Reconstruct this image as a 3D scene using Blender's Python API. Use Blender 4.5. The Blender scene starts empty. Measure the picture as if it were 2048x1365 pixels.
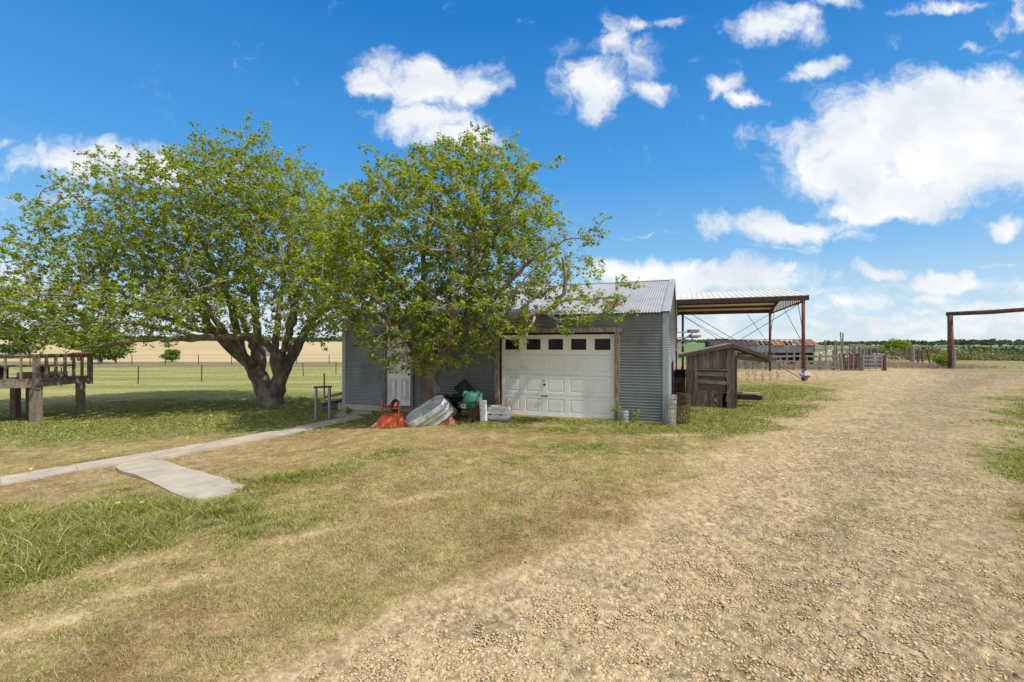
import bpy, math, random
import numpy as np
from mathutils import Vector, Matrix
R = math.radians
random.seed(7); rng = np.random.default_rng(7)
S = bpy.context.scene
COL = S.collection
# ------------------------------------------------------------------ camera
EYE = 1.85; F = 910.0; CX = 1024.0; HY = 692.0
cam = bpy.data.cameras.new('camera'); cam_o = bpy.data.objects.new('camera', cam); COL.objects.link(cam_o)
cam_o.location = (0, 0, EYE); cam_o.rotation_euler = (R(90), 0, 0)
cam.sensor_width = 36; cam.lens = 36 * F / 2048; cam.shift_y = 9.5 / 2048
cam.clip_start = 0.05; cam.clip_end = 9000
S.camera = cam_o
S.view_settings.view_transform = 'Standard'; S.view_settings.look = 'None'
S.view_settings.exposure = 0.12; S.view_settings.gamma = 1
# ------------------------------------------------------------------ sun and sky
SUN_EL = 53.0; SH = Vector((0.87, -0.49)).normalized()
sd = Vector((SH.x * math.cos(R(SUN_EL)), SH.y * math.cos(R(SUN_EL)), math.sin(R(SUN_EL))))
sl = bpy.data.lights.new('sun', 'SUN'); sl.energy = 4.1; sl.angle = R(0.9); sl.color = (1, 0.94, 0.84)
so = bpy.data.objects.new('sun', sl); COL.objects.link(so); so.location = (20, -20, 40)
so.rotation_euler = sd.to_track_quat('Z', 'Y').to_euler()

W = bpy.data.worlds.new('World'); S.world = W; W.use_nodes = True
nt = W.node_tree; nt.nodes.clear()
def N(t, **k):
    n = nt.nodes.new(t)
    for a, b in k.items(): setattr(n, a, b)
    return n
def L(a, b): nt.links.new(a, b)
def M_(op, a, b=None, c=None, clamp=False):
    n = N('ShaderNodeMath', operation=op); n.use_clamp = clamp
    for i, x in enumerate((a, b, c)):
        if x is None: continue
        if isinstance(x, (int, float)): n.inputs[i].default_value = x
        else: L(x, n.inputs[i])
    return n.outputs[0]
sky = N('ShaderNodeTexSky', sky_type='NISHITA'); sky.sun_disc = False
sky.sun_elevation = R(SUN_EL); sky.sun_rotation = math.atan2(SH.x, SH.y); sky.altitude = 100
sky.air_density = 1.0; sky.dust_density = 0.6; sky.ozone_density = 2.2
tc = N('ShaderNodeTexCoord'); sep = N('ShaderNodeSeparateXYZ'); L(tc.outputs['Generated'], sep.inputs[0])
yy = M_('MAXIMUM', sep.outputs[1], 0.06)
U = M_('DIVIDE', sep.outputs[0], yy); V = M_('DIVIDE', sep.outputs[2], yy)
cmb = N('ShaderNodeCombineXYZ'); L(U, cmb.inputs[0]); L(V, cmb.inputs[1])
def noise(vec, scale, detail=6, rough=0.6, loc=(0, 0, 0), sc=(1, 1, 1)):
    mp = N('ShaderNodeMapping'); L(vec, mp.inputs[0]); mp.inputs[1].default_value = loc; mp.inputs[3].default_value = sc
    n = N('ShaderNodeTexNoise'); L(mp.outputs[0], n.inputs['Vector']); n.inputs['Scale'].default_value = scale
    n.inputs['Detail'].default_value = detail; n.inputs['Roughness'].default_value = rough
    return n
wn = noise(cmb.outputs[0], 7, 5, 0.62)
ws = N('ShaderNodeVectorMath', operation='SUBTRACT'); L(wn.outputs['Color'], ws.inputs[0]); ws.inputs[1].default_value = (.5, .5, .5)
wm = N('ShaderNodeVectorMath', operation='MULTIPLY_ADD'); L(ws.outputs[0], wm.inputs[0]); wm.inputs[1].default_value = (.15, .11, 0)
L(cmb.outputs[0], wm.inputs[2]); WP = wm.outputs[0]
BL = [(745,165,62,42,1),(770,140,80,40,.7),(845,140,55,42,.9),(870,170,130,42,1),(950,185,75,34,.95),(1000,190,40,20,.5),
 (850,235,100,42,1),(900,262,120,36,.95),(985,270,50,40,.5),(1180,165,95,60,1.05),(1190,205,60,40,.95),(1160,85,80,34,.45),(1225,75,42,45,.75),(1265,40,50,24,.7),
 (1285,120,45,60,.6),(1300,170,45,30,.7),(1530,50,85,34,.9),(1590,28,60,30,.8),(1615,65,35,32,.7),(1680,5,80,20,.6),(1345,40,55,12,.5),
 (1455,175,62,28,.75),(1495,205,48,24,.75),(1640,135,70,24,.75),(1735,150,50,30,.4),(1595,150,40,20,.5),
 (1720,290,190,80,1.15),(1850,240,230,95,1.25),(1880,330,170,70,1.2),(1960,300,150,70,1.2),(1990,230,150,90,1.2),(2050,300,170,90,1.2),(1700,350,170,60,1.1),(1800,385,190,52,1.15),
 (1770,415,190,30,1),(1580,275,90,40,.55),(2010,165,60,36,.6),(1560,452,190,32,.95),(1500,455,110,26,.8),(1690,468,90,20,.6),
 (200,322,190,50,1.0),(110,330,90,30,.8),(290,335,130,45,.9),(420,350,110,40,.6),(15,275,40,18,.5),(2010,458,60,24,.9),(1755,542,60,17,.9),
 (1900,560,95,24,1),(1870,592,70,15,.8),(2030,575,40,30,.5),(1480,560,210,40,1.0),(1270,545,140,30,1.0),(1380,565,160,38,1.0),(1960,615,130,22,.7),(1780,640,140,18,.6),(1600,650,150,18,.6),(1560,540,70,26,.7),
 (1700,605,120,26,.7),(1650,585,80,24,.6),(1840,625,90,20,.6),(1950,640,120,20,.6),(725,225,40,13,.45),(1995,45,40,40,.5),(1900,12,120,12,.6),(2040,20,30,60,.6),
 (1945,88,45,18,.5),(2020,102,45,15,.45),(1400,115,35,20,.35),(60,400,200,26,.4),(20,560,160,60,.55),(560,600,300,50,.4),(1310,468,150,8,.35),(1560,495,120,8,.3),(2000,522,120,8,.35)]
acc = None
for (px, py, rx, ry, st) in BL:
    mp = N('ShaderNodeMapping', vector_type='TEXTURE'); L(WP, mp.inputs[0])
    mp.inputs[1].default_value = ((px - CX) / F, (HY - py) / F, 0); mp.inputs[3].default_value = (rx / F * 1.25, ry / F * 1.35, 1)
    ln = N('ShaderNodeVectorMath', operation='LENGTH'); L(mp.outputs[0], ln.inputs[0])
    v = M_('MULTIPLY_ADD', ln.outputs['Value'], -st, st)
    acc = v if acc is None else M_('MAXIMUM', acc, v)
bl = M_('MAXIMUM', acc, 0)
n1 = noise(WP, 11, 9, 0.66); n2 = noise(WP, 6, 7, 0.6, (3, 1, 0), (1, 3.2, 1))
d0 = M_('MULTIPLY_ADD', M_('SUBTRACT', n1.outputs['Fac'], .5), 1.45, bl)
mr = N('ShaderNodeMapRange', interpolation_type='SMOOTHSTEP'); L(d0, mr.inputs[0]); mr.inputs[1].default_value = .14; mr.inputs[2].default_value = .74
# thin low clouds near the horizon
low = N('ShaderNodeMapRange', interpolation_type='SMOOTHSTEP'); L(V, low.inputs[0]); low.inputs[1].default_value = .26; low.inputs[2].default_value = .0
low.inputs[3].default_value = 0; low.inputs[4].default_value = .46
d1 = M_('MULTIPLY_ADD', M_('SUBTRACT', n2.outputs['Fac'], .52), 2.6, low.outputs[0])
mr2 = N('ShaderNodeMapRange', interpolation_type='SMOOTHSTEP'); L(d1, mr2.inputs[0]); mr2.inputs[1].default_value = .12; mr2.inputs[2].default_value = .8; mr2.inputs[4].default_value = .75
gate = M_('MULTIPLY', mr2.outputs[0], M_('MULTIPLY', low.outputs[0], 3, None, True))
dens = M_('MAXIMUM', M_('MULTIPLY', mr.outputs[0], .97), gate)
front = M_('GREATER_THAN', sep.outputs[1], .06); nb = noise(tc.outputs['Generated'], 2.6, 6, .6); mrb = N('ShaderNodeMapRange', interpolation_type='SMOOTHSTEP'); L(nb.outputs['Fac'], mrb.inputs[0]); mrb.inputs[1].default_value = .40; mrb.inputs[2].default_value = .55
over = N('ShaderNodeMapRange', interpolation_type='SMOOTHSTEP'); L(sep.outputs[2], over.inputs[0]); over.inputs[1].default_value = .72; over.inputs[2].default_value = .85   # unseen clouds overhead and behind, added as neutral fill for the garage front
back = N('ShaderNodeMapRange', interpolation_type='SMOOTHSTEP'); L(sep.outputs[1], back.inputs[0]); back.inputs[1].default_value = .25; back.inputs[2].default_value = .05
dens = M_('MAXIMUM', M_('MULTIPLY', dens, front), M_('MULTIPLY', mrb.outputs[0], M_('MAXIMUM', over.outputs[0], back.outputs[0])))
hs = N('ShaderNodeHueSaturation'); L(sky.outputs[0], hs.inputs['Color']); hs.inputs['Saturation'].default_value = 1.3; hs.inputs['Hue'].default_value = .497; hs.inputs['Value'].default_value = 1.3
sh = noise(WP, 5, 5, .55, (7, 2, 0), (1, 1.6, 1))
cr = N('ShaderNodeMapRange'); L(sh.outputs['Fac'], cr.inputs[0]); cr.inputs[1].default_value = .35; cr.inputs[2].default_value = .6
ccol = N('ShaderNodeMix', data_type='RGBA'); L(cr.outputs[0], ccol.inputs[0]); ccol.inputs[6].default_value = (7.0, 7.6, 8.4, 1); ccol.inputs[7].default_value = (9.4, 9.4, 9.4, 1)
rp = N('ShaderNodeValToRGB'); L(sep.outputs[2], rp.inputs[0]); el = rp.color_ramp.elements
for i_, (p_, c_) in enumerate(((0, (.74, .83, .90)), (.05, (.60, .77, .91)), (.18, (.25, .55, .90)), (.34, (.085, .37, .83)), (.58, (.02, .215, .66)), (1, (.012, .15, .52)))):
    e_ = el[i_] if i_ < 2 else el.new(p_)
    e_.position = p_; e_.color = (*c_, 1)
sc10 = N('ShaderNodeVectorMath', operation='SCALE'); L(rp.outputs[0], sc10.inputs[0]); sc10.inputs['Scale'].default_value = 9.2
skm = N('ShaderNodeMix', data_type='RGBA'); skm.inputs[0].default_value = .85; L(hs.outputs[0], skm.inputs[6]); L(sc10.outputs[0], skm.inputs[7])
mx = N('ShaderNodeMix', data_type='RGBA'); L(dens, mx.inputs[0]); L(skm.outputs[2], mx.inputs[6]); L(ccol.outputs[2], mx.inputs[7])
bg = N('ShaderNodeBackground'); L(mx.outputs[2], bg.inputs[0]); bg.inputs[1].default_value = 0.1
wo = N('ShaderNodeOutputWorld'); L(bg.outputs[0], wo.inputs[0])

# ------------------------------------------------------------------ helpers
def hsh(ix, iy, s):
    h = (ix.astype(np.int64) * 374761393 + iy.astype(np.int64) * 668265263 + s * 982451653) & 0x7fffffff
    h = ((h ^ (h >> 13)) * 1274126177) & 0x7fffffff
    return ((h ^ (h >> 16)) & 0xffff) / 65535.0
def vn(x, y, s=0):
    x = np.asarray(x, float); y = np.asarray(y, float)
    ix = np.floor(x); iy = np.floor(y); fx = x - ix; fy = y - iy
    fx = fx * fx * (3 - 2 * fx); fy = fy * fy * (3 - 2 * fy)
    a = hsh(ix, iy, s); b = hsh(ix + 1, iy, s); c = hsh(ix, iy + 1, s); d = hsh(ix + 1, iy + 1, s)
    return (a * (1 - fx) + b * fx) * (1 - fy) + (c * (1 - fx) + d * fx) * fy
def fbm(x, y, s=0, o=4, g=.5):
    t = 0; a = 1; w = 0
    for i in range(o):
        t = t + a * vn(x * 2 ** i + 17.3 * i, y * 2 ** i - 9.1 * i, s + i); w += a; a *= g
    return t / w
def sst(a, b, x):
    t = np.clip((x - a) / (b - a), 0, 1); return t * t * (3 - 2 * t)

def hbase(x, y):
    x = np.asarray(x, float); y = np.asarray(y, float); r = np.hypot(x, y)
    z = -.38 * sst(.5, -11, x) * sst(0, 5, y) - .25 * sst(18, 60, y) * sst(5, -15, x)
    az = np.arctan2(x, np.maximum(y, 1e-3))
    lft = sst(.30, .10, az)
    z = z + lft * 6.0 * sst(75, 420, r)
    z = z + (1 - lft) * (-4.6 * sst(80, 160, r) + 7.2 * sst(330, 900, r) + 5 * sst(300, 700, r) * sst(.55, .42, az))
    z = z - .5 * sst(38, 60, r) * sst(.1, .35, az) * sst(.72, .55, az)
    return z
def gz(x, y): return float(hbase(np.array([x]), np.array([y]))[0])
def gp(px, py):
    """point on the ground seen at this place of the photograph"""
    z = 0.0
    for _ in range(25):
        Y = (EYE - z) * F / (py - HY); X = (px - CX) / F * Y; z = .5 * z + .5 * gz(X, Y)
    return Vector((X, Y, z))
def P(px, py, Y): return Vector(((px - CX) / F * Y, Y, EYE + (HY - py) / F * Y))

class MB:
    def __init__(s): s.v = []; s.f = []; s.g = []
    def each(s, name, m, parent=None, per=1, smooth=False):
        g = s.g + [(len(s.v), len(s.f))]; out = []
        for k in range(0, len(s.g), per):
            (a, b), (c, d) = g[k], g[min(k + per, len(s.g))]; t = MB(); t.v = s.v[a:c]; t.f = [tuple(i - a for i in f) for f in s.f[b:d]]; out.append(t.build(name, m, parent, smooth))
        return out
    def add(s, vs, fs):
        s.g.append((len(s.v), len(s.f)))
        n = len(s.v); s.v += [tuple(v) for v in vs]; s.f += [tuple(i + n for i in f) for f in fs]; return s
    def obox(s, c, ax, ay, az):
        c, ax, ay, az = map(Vector, (c, ax, ay, az)); ax, ay, az = ax / 2, ay / 2, az / 2
        if ax.cross(ay).dot(az) < 0: ax = -ax
        vs = [c + ax * i + ay * j + az * k for k in (-1, 1) for j in (-1, 1) for i in (-1, 1)]
        return s.add(vs, [(0, 2, 3, 1), (4, 5, 7, 6), (0, 1, 5, 4), (2, 6, 7, 3), (0, 4, 6, 2), (1, 3, 7, 5)])
    def box(s, x0, x1, y0, y1, z0, z1): return s.obox(((x0 + x1) / 2, (y0 + y1) / 2, (z0 + z1) / 2), (x1 - x0, 0, 0), (0, y1 - y0, 0), (0, 0, z1 - z0))
    def bar(s, p, q, w, h, up=(0, 0, 1)):
        p, q = Vector(p), Vector(q); d = q - p; u = Vector(up)
        sd_ = d.cross(u)
        if sd_.length < 1e-5: sd_ = d.cross(Vector((1, 0, 0)))
        sd_.normalize(); u2 = sd_.cross(d).normalized()
        return s.obox((p + q) / 2, d, sd_ * w, u2 * h)
    def tube(s, pts, rad, n=8, caps=True, jit=0):
        pts = [Vector(p) for p in pts]; rad = [rad] * len(pts) if isinstance(rad, (int, float)) else rad
        vs = []; pu = None
        for i, p in enumerate(pts):
            t = (pts[min(i + 1, len(pts) - 1)] - pts[max(i - 1, 0)]).normalized()
            if pu is None: pu = t.orthogonal().normalized()
            u = (pu - t * pu.dot(t)); u = u.normalized() if u.length > 1e-5 else t.orthogonal().normalized(); pu = u
            w = t.cross(u)
            for k in range(n):
                a = 2 * math.pi * k / n; r = rad[i] * (1 + random.uniform(-jit, jit)); vs.append(p + u * (math.cos(a) * r) + w * (math.sin(a) * r))
        fs = [(i * n + k, i * n + (k + 1) % n, (i + 1) * n + (k + 1) % n, (i + 1) * n + k) for i in range(len(pts) - 1) for k in range(n)]
        if caps: fs += [tuple(range(n - 1, -1, -1)), tuple((len(pts) - 1) * n + k for k in range(n))]
        return s.add(vs, fs)
    def lathe(s, prof, M=Matrix(), n=20, caps=(True, True), sx=1, sy=1, str_x=0):
        """profile (r,z); str_x stretches the round outline into a stadium"""
        vs = []
        for (r, z) in prof:
            for k in range(n):
                a = 2 * math.pi * k / n; x = math.cos(a) * r * sx; y = math.sin(a) * r * sy
                x += str_x * (1 if math.cos(a) > 1e-6 else (-1 if math.cos(a) < -1e-6 else 0)) if str_x else 0
                vs.append(M @ Vector((x, y, z)))
        fs = [(i * n + k, i * n + (k + 1) % n, (i + 1) * n + (k + 1) % n, (i + 1) * n + k) for i in range(len(prof) - 1) for k in range(n)]
        if caps[0]: fs.append(tuple(range(n - 1, -1, -1)))
        if caps[1]: fs.append(tuple((len(prof) - 1) * n + k for k in range(n)))
        return s.add(vs, fs)
    def build(s, name, m, parent=None, smooth=False):
        org = wloc(parent) if parent else Vector((0, 0, 0))
        me = bpy.data.meshes.new(name)
        me.from_pydata([(v[0] - org.x, v[1] - org.y, v[2] - org.z) for v in s.v], [], s.f)
        me.materials.append(m)
        if smooth: me.polygons.foreach_set('use_smooth', [True] * len(me.polygons))
        me.update()
        o = bpy.data.objects.new(name, me); COL.objects.link(o)
        if parent: o.parent = parent
        return o
def wloc(o):
    v = Vector((0, 0, 0))
    while o: v = v + o.location; o = o.parent
    return v
def thing(name, label, cat, loc, group=None):
    o = bpy.data.objects.new(name, None); COL.objects.link(o); o.location = loc; o.empty_display_size = .2
    return tag(o, label, cat, group)
def tag(o, label=None, cat=None, group=None, kind=None):
    if label: o['label'] = label
    if cat: o['category'] = cat
    if group: o['group'] = group
    if kind: o['kind'] = kind
    return o
def solo(mb, name, m, label, cat, group=None, smooth=False, loc=None):
    """a thing that is one mesh, origin at its base"""
    vs = np.array(mb.v); c = Vector(loc) if loc else Vector((vs[:, 0].mean(), vs[:, 1].mean(), vs[:, 2].min()))
    mb.v = [(a - c.x, b - c.y, d - c.z) for a, b, d in mb.v]
    o = mb.build(name, m, None, smooth); o.location = c
    return tag(o, label, cat, group)
def copy_tree(o, parent=None):
    c = o.copy(); COL.objects.link(c); c.parent = parent
    for ch in o.children: copy_tree(ch, c)
    return c
def fast_mesh(name, V_, F_, col, m, parent=None, smooth=False, loops=None):
    """numpy mesh; F_ is (n,k)"""
    org = wloc(parent) if parent else Vector((0, 0, 0))
    V_ = np.asarray(V_, np.float32) - np.array(org, np.float32)
    me = bpy.data.meshes.new(name); k = F_.shape[1]
    me.vertices.add(len(V_)); me.vertices.foreach_set('co', V_.ravel())
    me.loops.add(F_.size); me.loops.foreach_set('vertex_index', F_.astype(np.int32).ravel())
    me.polygons.add(len(F_)); me.polygons.foreach_set('loop_start', np.arange(0, F_.size, k, dtype=np.int32))
    me.polygons.foreach_set('loop_total', np.full(len(F_), k, np.int32))
    if smooth: me.polygons.foreach_set('use_smooth', np.ones(len(F_), bool))
    me.update(calc_edges=True)
    if col is not None:
        a = me.color_attributes.new('tint', 'FLOAT_COLOR', 'POINT')
        c4 = np.ones((len(V_), 4), np.float32); c4[:, :3] = col; a.data.foreach_set('color', c4.ravel())
    me.materials.append(m)
    o = bpy.data.objects.new(name, me); COL.objects.link(o)
    if parent: o.parent = parent
    return o

# ------------------------------------------------------------------ materials
def mat(name, c, c2=None, rough=.7, metal=0, scale=4, stretch=(1, 1, 1), bump=0, bscale=40, island=0, lo=.4, hi=.62, detail=6, attr=False, extra=None, trans=0, spec=.5, ior=None):
    m = bpy.data.materials.new(name); m.use_nodes = True; t = m.node_tree; b = t.nodes['Principled BSDF']
    b.inputs['Roughness'].default_value = rough; b.inputs['Metallic'].default_value = metal
    b.inputs['Specular IOR Level'].default_value = spec
    tcn = t.nodes.new('ShaderNodeTexCoord'); mp = t.nodes.new('ShaderNodeMapping'); t.links.new(tcn.outputs['Object'], mp.inputs[0]); mp.inputs[3].default_value = stretch
    out = None
    if attr:
        a = t.nodes.new('ShaderNodeVertexColor'); a.layer_name = 'tint'; out = a.outputs[0]
    if c2 is not None:
        n = t.nodes.new('ShaderNodeTexNoise'); t.links.new(mp.outputs[0], n.inputs['Vector']); n.inputs['Scale'].default_value = scale; n.inputs['Detail'].default_value = detail; n.inputs['Roughness'].default_value = .65
        r = t.nodes.new('ShaderNodeMapRange'); t.links.new(n.outputs['Fac'], r.inputs[0]); r.inputs[1].default_value = lo; r.inputs[2].default_value = hi
        x = t.nodes.new('ShaderNodeMix'); x.data_type = 'RGBA'; t.links.new(r.outputs[0], x.inputs[0])
        x.inputs[6].default_value = (*c, 1); x.inputs[7].default_value = (*c2, 1); out = x.outputs[2]
    if island:
        g = t.nodes.new('ShaderNodeNewGeometry'); r2 = t.nodes.new('ShaderNodeMapRange'); t.links.new(g.outputs['Random Per Island'], r2.inputs[0])
        r2.inputs[3].default_value = 1 - island; r2.inputs[4].default_value = 1 + island
        x2 = t.nodes.new('ShaderNodeMix'); x2.data_type = 'RGBA'; x2.blend_type = 'MULTIPLY'; x2.inputs[0].default_value = 1
        if out: t.links.new(out, x2.inputs[6])
        else: x2.inputs[6].default_value = (*c, 1)
        t.links.new(r2.outputs[0], x2.inputs[7]); out = x2.outputs[2]
    if extra: out = extra(t, out, tcn, c)
    if out: t.links.new(out, b.inputs['Base Color'])
    else: b.inputs['Base Color'].default_value = (*c, 1)
    if bump:
        n = t.nodes.new('ShaderNodeTexNoise'); t.links.new(mp.outputs[0], n.inputs['Vector']); n.inputs['Scale'].default_value = bscale; n.inputs['Detail'].default_value = 8
        bp = t.nodes.new('ShaderNodeBump'); bp.inputs['Strength'].default_value = bump; bp.inputs['Distance'].default_value = .02; t.links.new(n.outputs['Fac'], bp.inputs['Height']); t.links.new(bp.outputs[0], b.inputs['Normal'])
    if trans:
        tr = t.nodes.new('ShaderNodeBsdfTranslucent'); ms = t.nodes.new('ShaderNodeMixShader'); ms.inputs[0].default_value = trans
        hv = t.nodes.new('ShaderNodeHueSaturation'); hv.inputs['Saturation'].default_value = 1.15; hv.inputs['Value'].default_value = 1.5; hv.inputs['Hue'].default_value = .49
        t.links.new(out, hv.inputs['Color']); t.links.new(hv.outputs[0], tr.inputs[0])
        t.links.new(b.outputs[0], ms.inputs[1]); t.links.new(tr.outputs[0], ms.inputs[2]); t.links.new(ms.outputs[0], t.nodes['Material Output'].inputs[0])
    return m
def rustspots(spots, colr=(.28, .09, .03)):
    def fn(t, out, tcn, c):
        for (p, s) in spots:
            mp = t.nodes.new('ShaderNodeMapping'); mp.vector_type = 'TEXTURE'; t.links.new(tcn.outputs['Object'], mp.inputs[0]); mp.inputs[1].default_value = p; mp.inputs[3].default_value = s
            ln = t.nodes.new('ShaderNodeVectorMath'); ln.operation = 'LENGTH'; t.links.new(mp.outputs[0], ln.inputs[0])
            n = t.nodes.new('ShaderNodeTexNoise'); t.links.new(tcn.outputs['Object'], n.inputs['Vector']); n.inputs['Scale'].default_value = 9; n.inputs['Detail'].default_value = 5
            a = t.nodes.new('ShaderNodeMath'); a.operation = 'MULTIPLY_ADD'; t.links.new(n.outputs['Fac'], a.inputs[0]); a.inputs[1].default_value = 2.6; a.inputs[2].default_value = -.75
            b = t.nodes.new('ShaderNodeMath'); b.operation = 'SUBTRACT'; t.links.new(a.outputs[0], b.inputs[0]); t.links.new(ln.outputs['Value'], b.inputs[1])
            r = t.nodes.new('ShaderNodeMapRange'); t.links.new(b.outputs[0], r.inputs[0]); r.inputs[1].default_value = -.25; r.inputs[2].default_value = -.05
            x = t.nodes.new('ShaderNodeMix'); x.data_type = 'RGBA'; t.links.new(r.outputs[0], x.inputs[0]); t.links.new(out, x.inputs[6]); x.inputs[7].default_value = (*colr, 1); out = x.outputs[2]
        return out
    return fn
M = {}
M['galv'] = mat('galvanised', (.155, .168, .178), (.26, .275, .285), .6, .12, 1.5, (1, 1, .35), .1, 60, lo=.3, hi=.7, island=.10, detail=9)
M['trim'] = mat('grey_trim', (.30, .33, .36), (.36, .39, .42), .55, .3, 5)
M['roof'] = mat('roof_metal', (.33, .34, .35), (.42, .43, .44), .55, .2, 1.6, (1, 1, 1), .1, 40, lo=.3, hi=.7)
M['white'] = mat('white_paint', (.66, .64, .59), (.82, .81, .79), .5, 0, 2.2, lo=.28, hi=.48, bump=.05, bscale=60)
M['rustline'] = mat('rust_line', (.12, .06, .035), (.3, .2, .14), .8, 0, 30)
M['glass'] = mat('glass_dark_interior', (.01, .011, .011), None, .12, 0, spec=.25)  # near-black base stands in for the unlit interior behind the pane
M['wood'] = mat('weathered_wood', (.10, .075, .06), (.21, .165, .135), .85, 0, 3, (3, 3, 18), .5, 25, island=.35, detail=8)
M['woodv'] = mat('weathered_boards', (.115, .085, .065), (.27, .215, .17), .88, 0, 2.2, (14, 14, 1.2), .6, 20, island=.42, detail=9)
M['woodh'] = mat('grey_boards', (.15, .125, .105), (.30, .26, .22), .88, 0, 2.5, (1.5, 1.5, 14), .5, 20, island=.3, detail=9)
M['frame'] = mat('brown_frame_wood', (.15, .11, .085), (.34, .28, .225), .85, 0, 3, (8, 8, 1.5), .5, 30, detail=9)
M['deck'] = mat('deck_wood', (.15, .115, .085), (.27, .22, .165), .85, 0, 3, (6, 6, 2), .5, 25, island=.25, detail=8)
M['conc'] = mat('concrete', (.38, .32, .245), (.50, .435, .34), .9, 0, 3, bump=.25, bscale=60, detail=9)
M['steel'] = mat('rusty_steel', (.085, .035, .025), (.17, .075, .05), .75, .1, 6, bump=.1)
M['dsteel'] = mat('dark_steel', (.055, .035, .03), (.10, .065, .05), .75, .2, 5)
M['csheet'] = mat('canopy_sheet', (.62, .58, .50), (.72, .68, .60), .6, .1, 2)
M['rust'] = mat('rusty_sheet', (.22, .07, .035), (.36, .15, .09), .85, .1, 2.5, island=.2)
M['oldtin'] = mat('old_tin', (.25, .27, .30), (.40, .42, .45), .6, .4, 1.2, (4, 4, 1))
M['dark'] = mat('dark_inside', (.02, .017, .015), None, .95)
M['bark'] = mat('bark', (.13, .10, .075), (.34, .285, .23), .92, 0, 6, (1, 1, .3), .9, 22, detail=9, lo=.42, hi=.68)
M['twig'] = mat('twig_bark', (.28, .235, .19), (.48, .43, .37), .9, 0, 8)
M['leaf'] = mat('leaf', (0, 0, 0), None, .5, attr=True, trans=.42, spec=.3)
M['farleaf'] = mat('far_leaf', (0, 0, 0), None, .8, attr=True, trans=.15, spec=.2)
M['grass'] = mat('grass_blades', (0, 0, 0), None, .7, attr=True, trans=.22, spec=.2)
M['stone'] = mat('stone', (0, 0, 0), None, .85, attr=True, spec=.3)
M['orange'] = mat('orange_paint', (.62, .085, .02), (.70, .13, .035), .5, 0, 5)
M['redor'] = mat('faded_red_paint', (.33, .07, .035), (.42, .12, .07), .6, 0, 6)
M['rubber'] = mat('rubber', (.022, .022, .023), (.04, .038, .036), .8, 0, 10)
M['galvtub'] = mat('bright_galvanised', (.40, .43, .46), (.72, .74, .76), .42, .5, 9, (1, 1, 1), .1, 30, lo=.35, hi=.65)
M['black'] = mat('black_plastic', (.017, .017, .018), (.03, .03, .03), .5, 0, 6)
M['teal'] = mat('teal_plastic', (.14, .52, .40), (.20, .60, .47), .5, 0, 4)
M['green'] = mat('green_plastic', (.015, .12, .055), (.02, .15, .07), .4, 0, 4)
M['cream'] = mat('carrier_plastic', (.55, .53, .48), (.63, .61, .56), .5, 0, 5)
M['terra'] = mat('terracotta', (.33, .13, .07), (.42, .19, .11), .8, 0, 8)
M['tan'] = mat('tan_wood', (.38, .27, .17), (.46, .34, .22), .8, 0, 8)
M['plain_white'] = mat('white_card', (.72, .72, .72), None, .6)
M['red'] = mat('red_ink', (.55, .03, .03), None, .6)
M['blue'] = mat('blue_paint', (.03, .09, .20), (.06, .14, .27), .7, 0, 12)
M['dred'] = mat('red_paint', (.22, .045, .035), (.30, .07, .055), .7, 0, 12)
M['wire'] = mat('wire_galv', (.34, .32, .29), (.45, .43, .40), .5, .6, 10)
M['rwire'] = mat('wire_rusty', (.085, .045, .032), (.15, .085, .06), .8, .2, 10)
M['gate'] = mat('gate_tube', (.27, .29, .32), (.35, .37, .40), .45, .4, 5)
M['rope'] = mat('rope', (.50, .38, .20), None, .9)
M['pink'] = mat('faded_pink_paint', (.40, .29, .27), (.50, .38, .36), .7, 0, 10)
M['flower'] = mat('flower_yellow', (.75, .60, .03), None, .7)

# ------------------------------------------------------------------ ground masks
C20, S20 = math.cos(R(20.76)), math.sin(R(20.76))
G0 = Vector((3.725, 10.90, 0)); GU = Vector((-C20, S20, 0)); GV = Vector((S20, C20, 0))
def G(u, v, z): return G0 + GU * u + GV * v + Vector((0, 0, z))
def Guv(x, y):
    dx = x - G0.x; dy = y - G0.y
    return dx * GU.x + dy * GU.y, dx * GV.x + dy * GV.y
GW, GD = 9.67, 11.7

RL = np.array([[-4, -6], [2.0, -2.6], [2.5, -1.4], [3.68, -.05], [5.47, 1.95], [8.95, 5.3], [13, 9.3], [17.2, 13.2], [24, 20], [33, 27], [60, 50]])
RRt = np.array([[-4, 0], [1.5, 2.2], [2.5, 3.2], [4.13, 4.75], [6.5, 6.9], [10.6, 11.0], [17.2, 17.8], [24.8, 28.5], [33, 48], [60, 90]])
def blob(x, y, cx, cy, rx, ry, ang=0):
    c, s = math.cos(R(ang)), math.sin(R(ang)); dx = x - cx; dy = y - cy
    a = (dx * c + dy * s) / rx; b = (-dx * s + dy * c) / ry
    return np.exp(-(a * a + b * b))
SLAB = [gp(262, 918), gp(330, 926), gp(497, 976), gp(405, 1014), gp(232, 938)]
PATH = [(gp(a, b), gp(c, d)) for a, b, c, d in ((-260, 1002, -260, 1024), (0, 957, 0, 972), (150, 932, 155, 944), (300, 908, 312, 920), (430, 885, 442, 895), (560, 862, 572, 871), (660, 842, 672, 850), (712, 831, 728, 838))]
def inpoly(x, y, poly):
    ins = np.zeros(x.shape, bool); n = len(poly)
    for i in range(n):
        x1, y1 = poly[i][0], poly[i][1]; x2, y2 = poly[(i + 1) % n][0], poly[(i + 1) % n][1]
        c = ((y1 > y) != (y2 > y)) & (x < (x2 - x1) * (y - y1) / (y2 - y1 + 1e-9) + x1); ins ^= c
    return ins
PPOLY = [p[0] for p in PATH] + [p[1] for p in PATH[::-1]]
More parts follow.
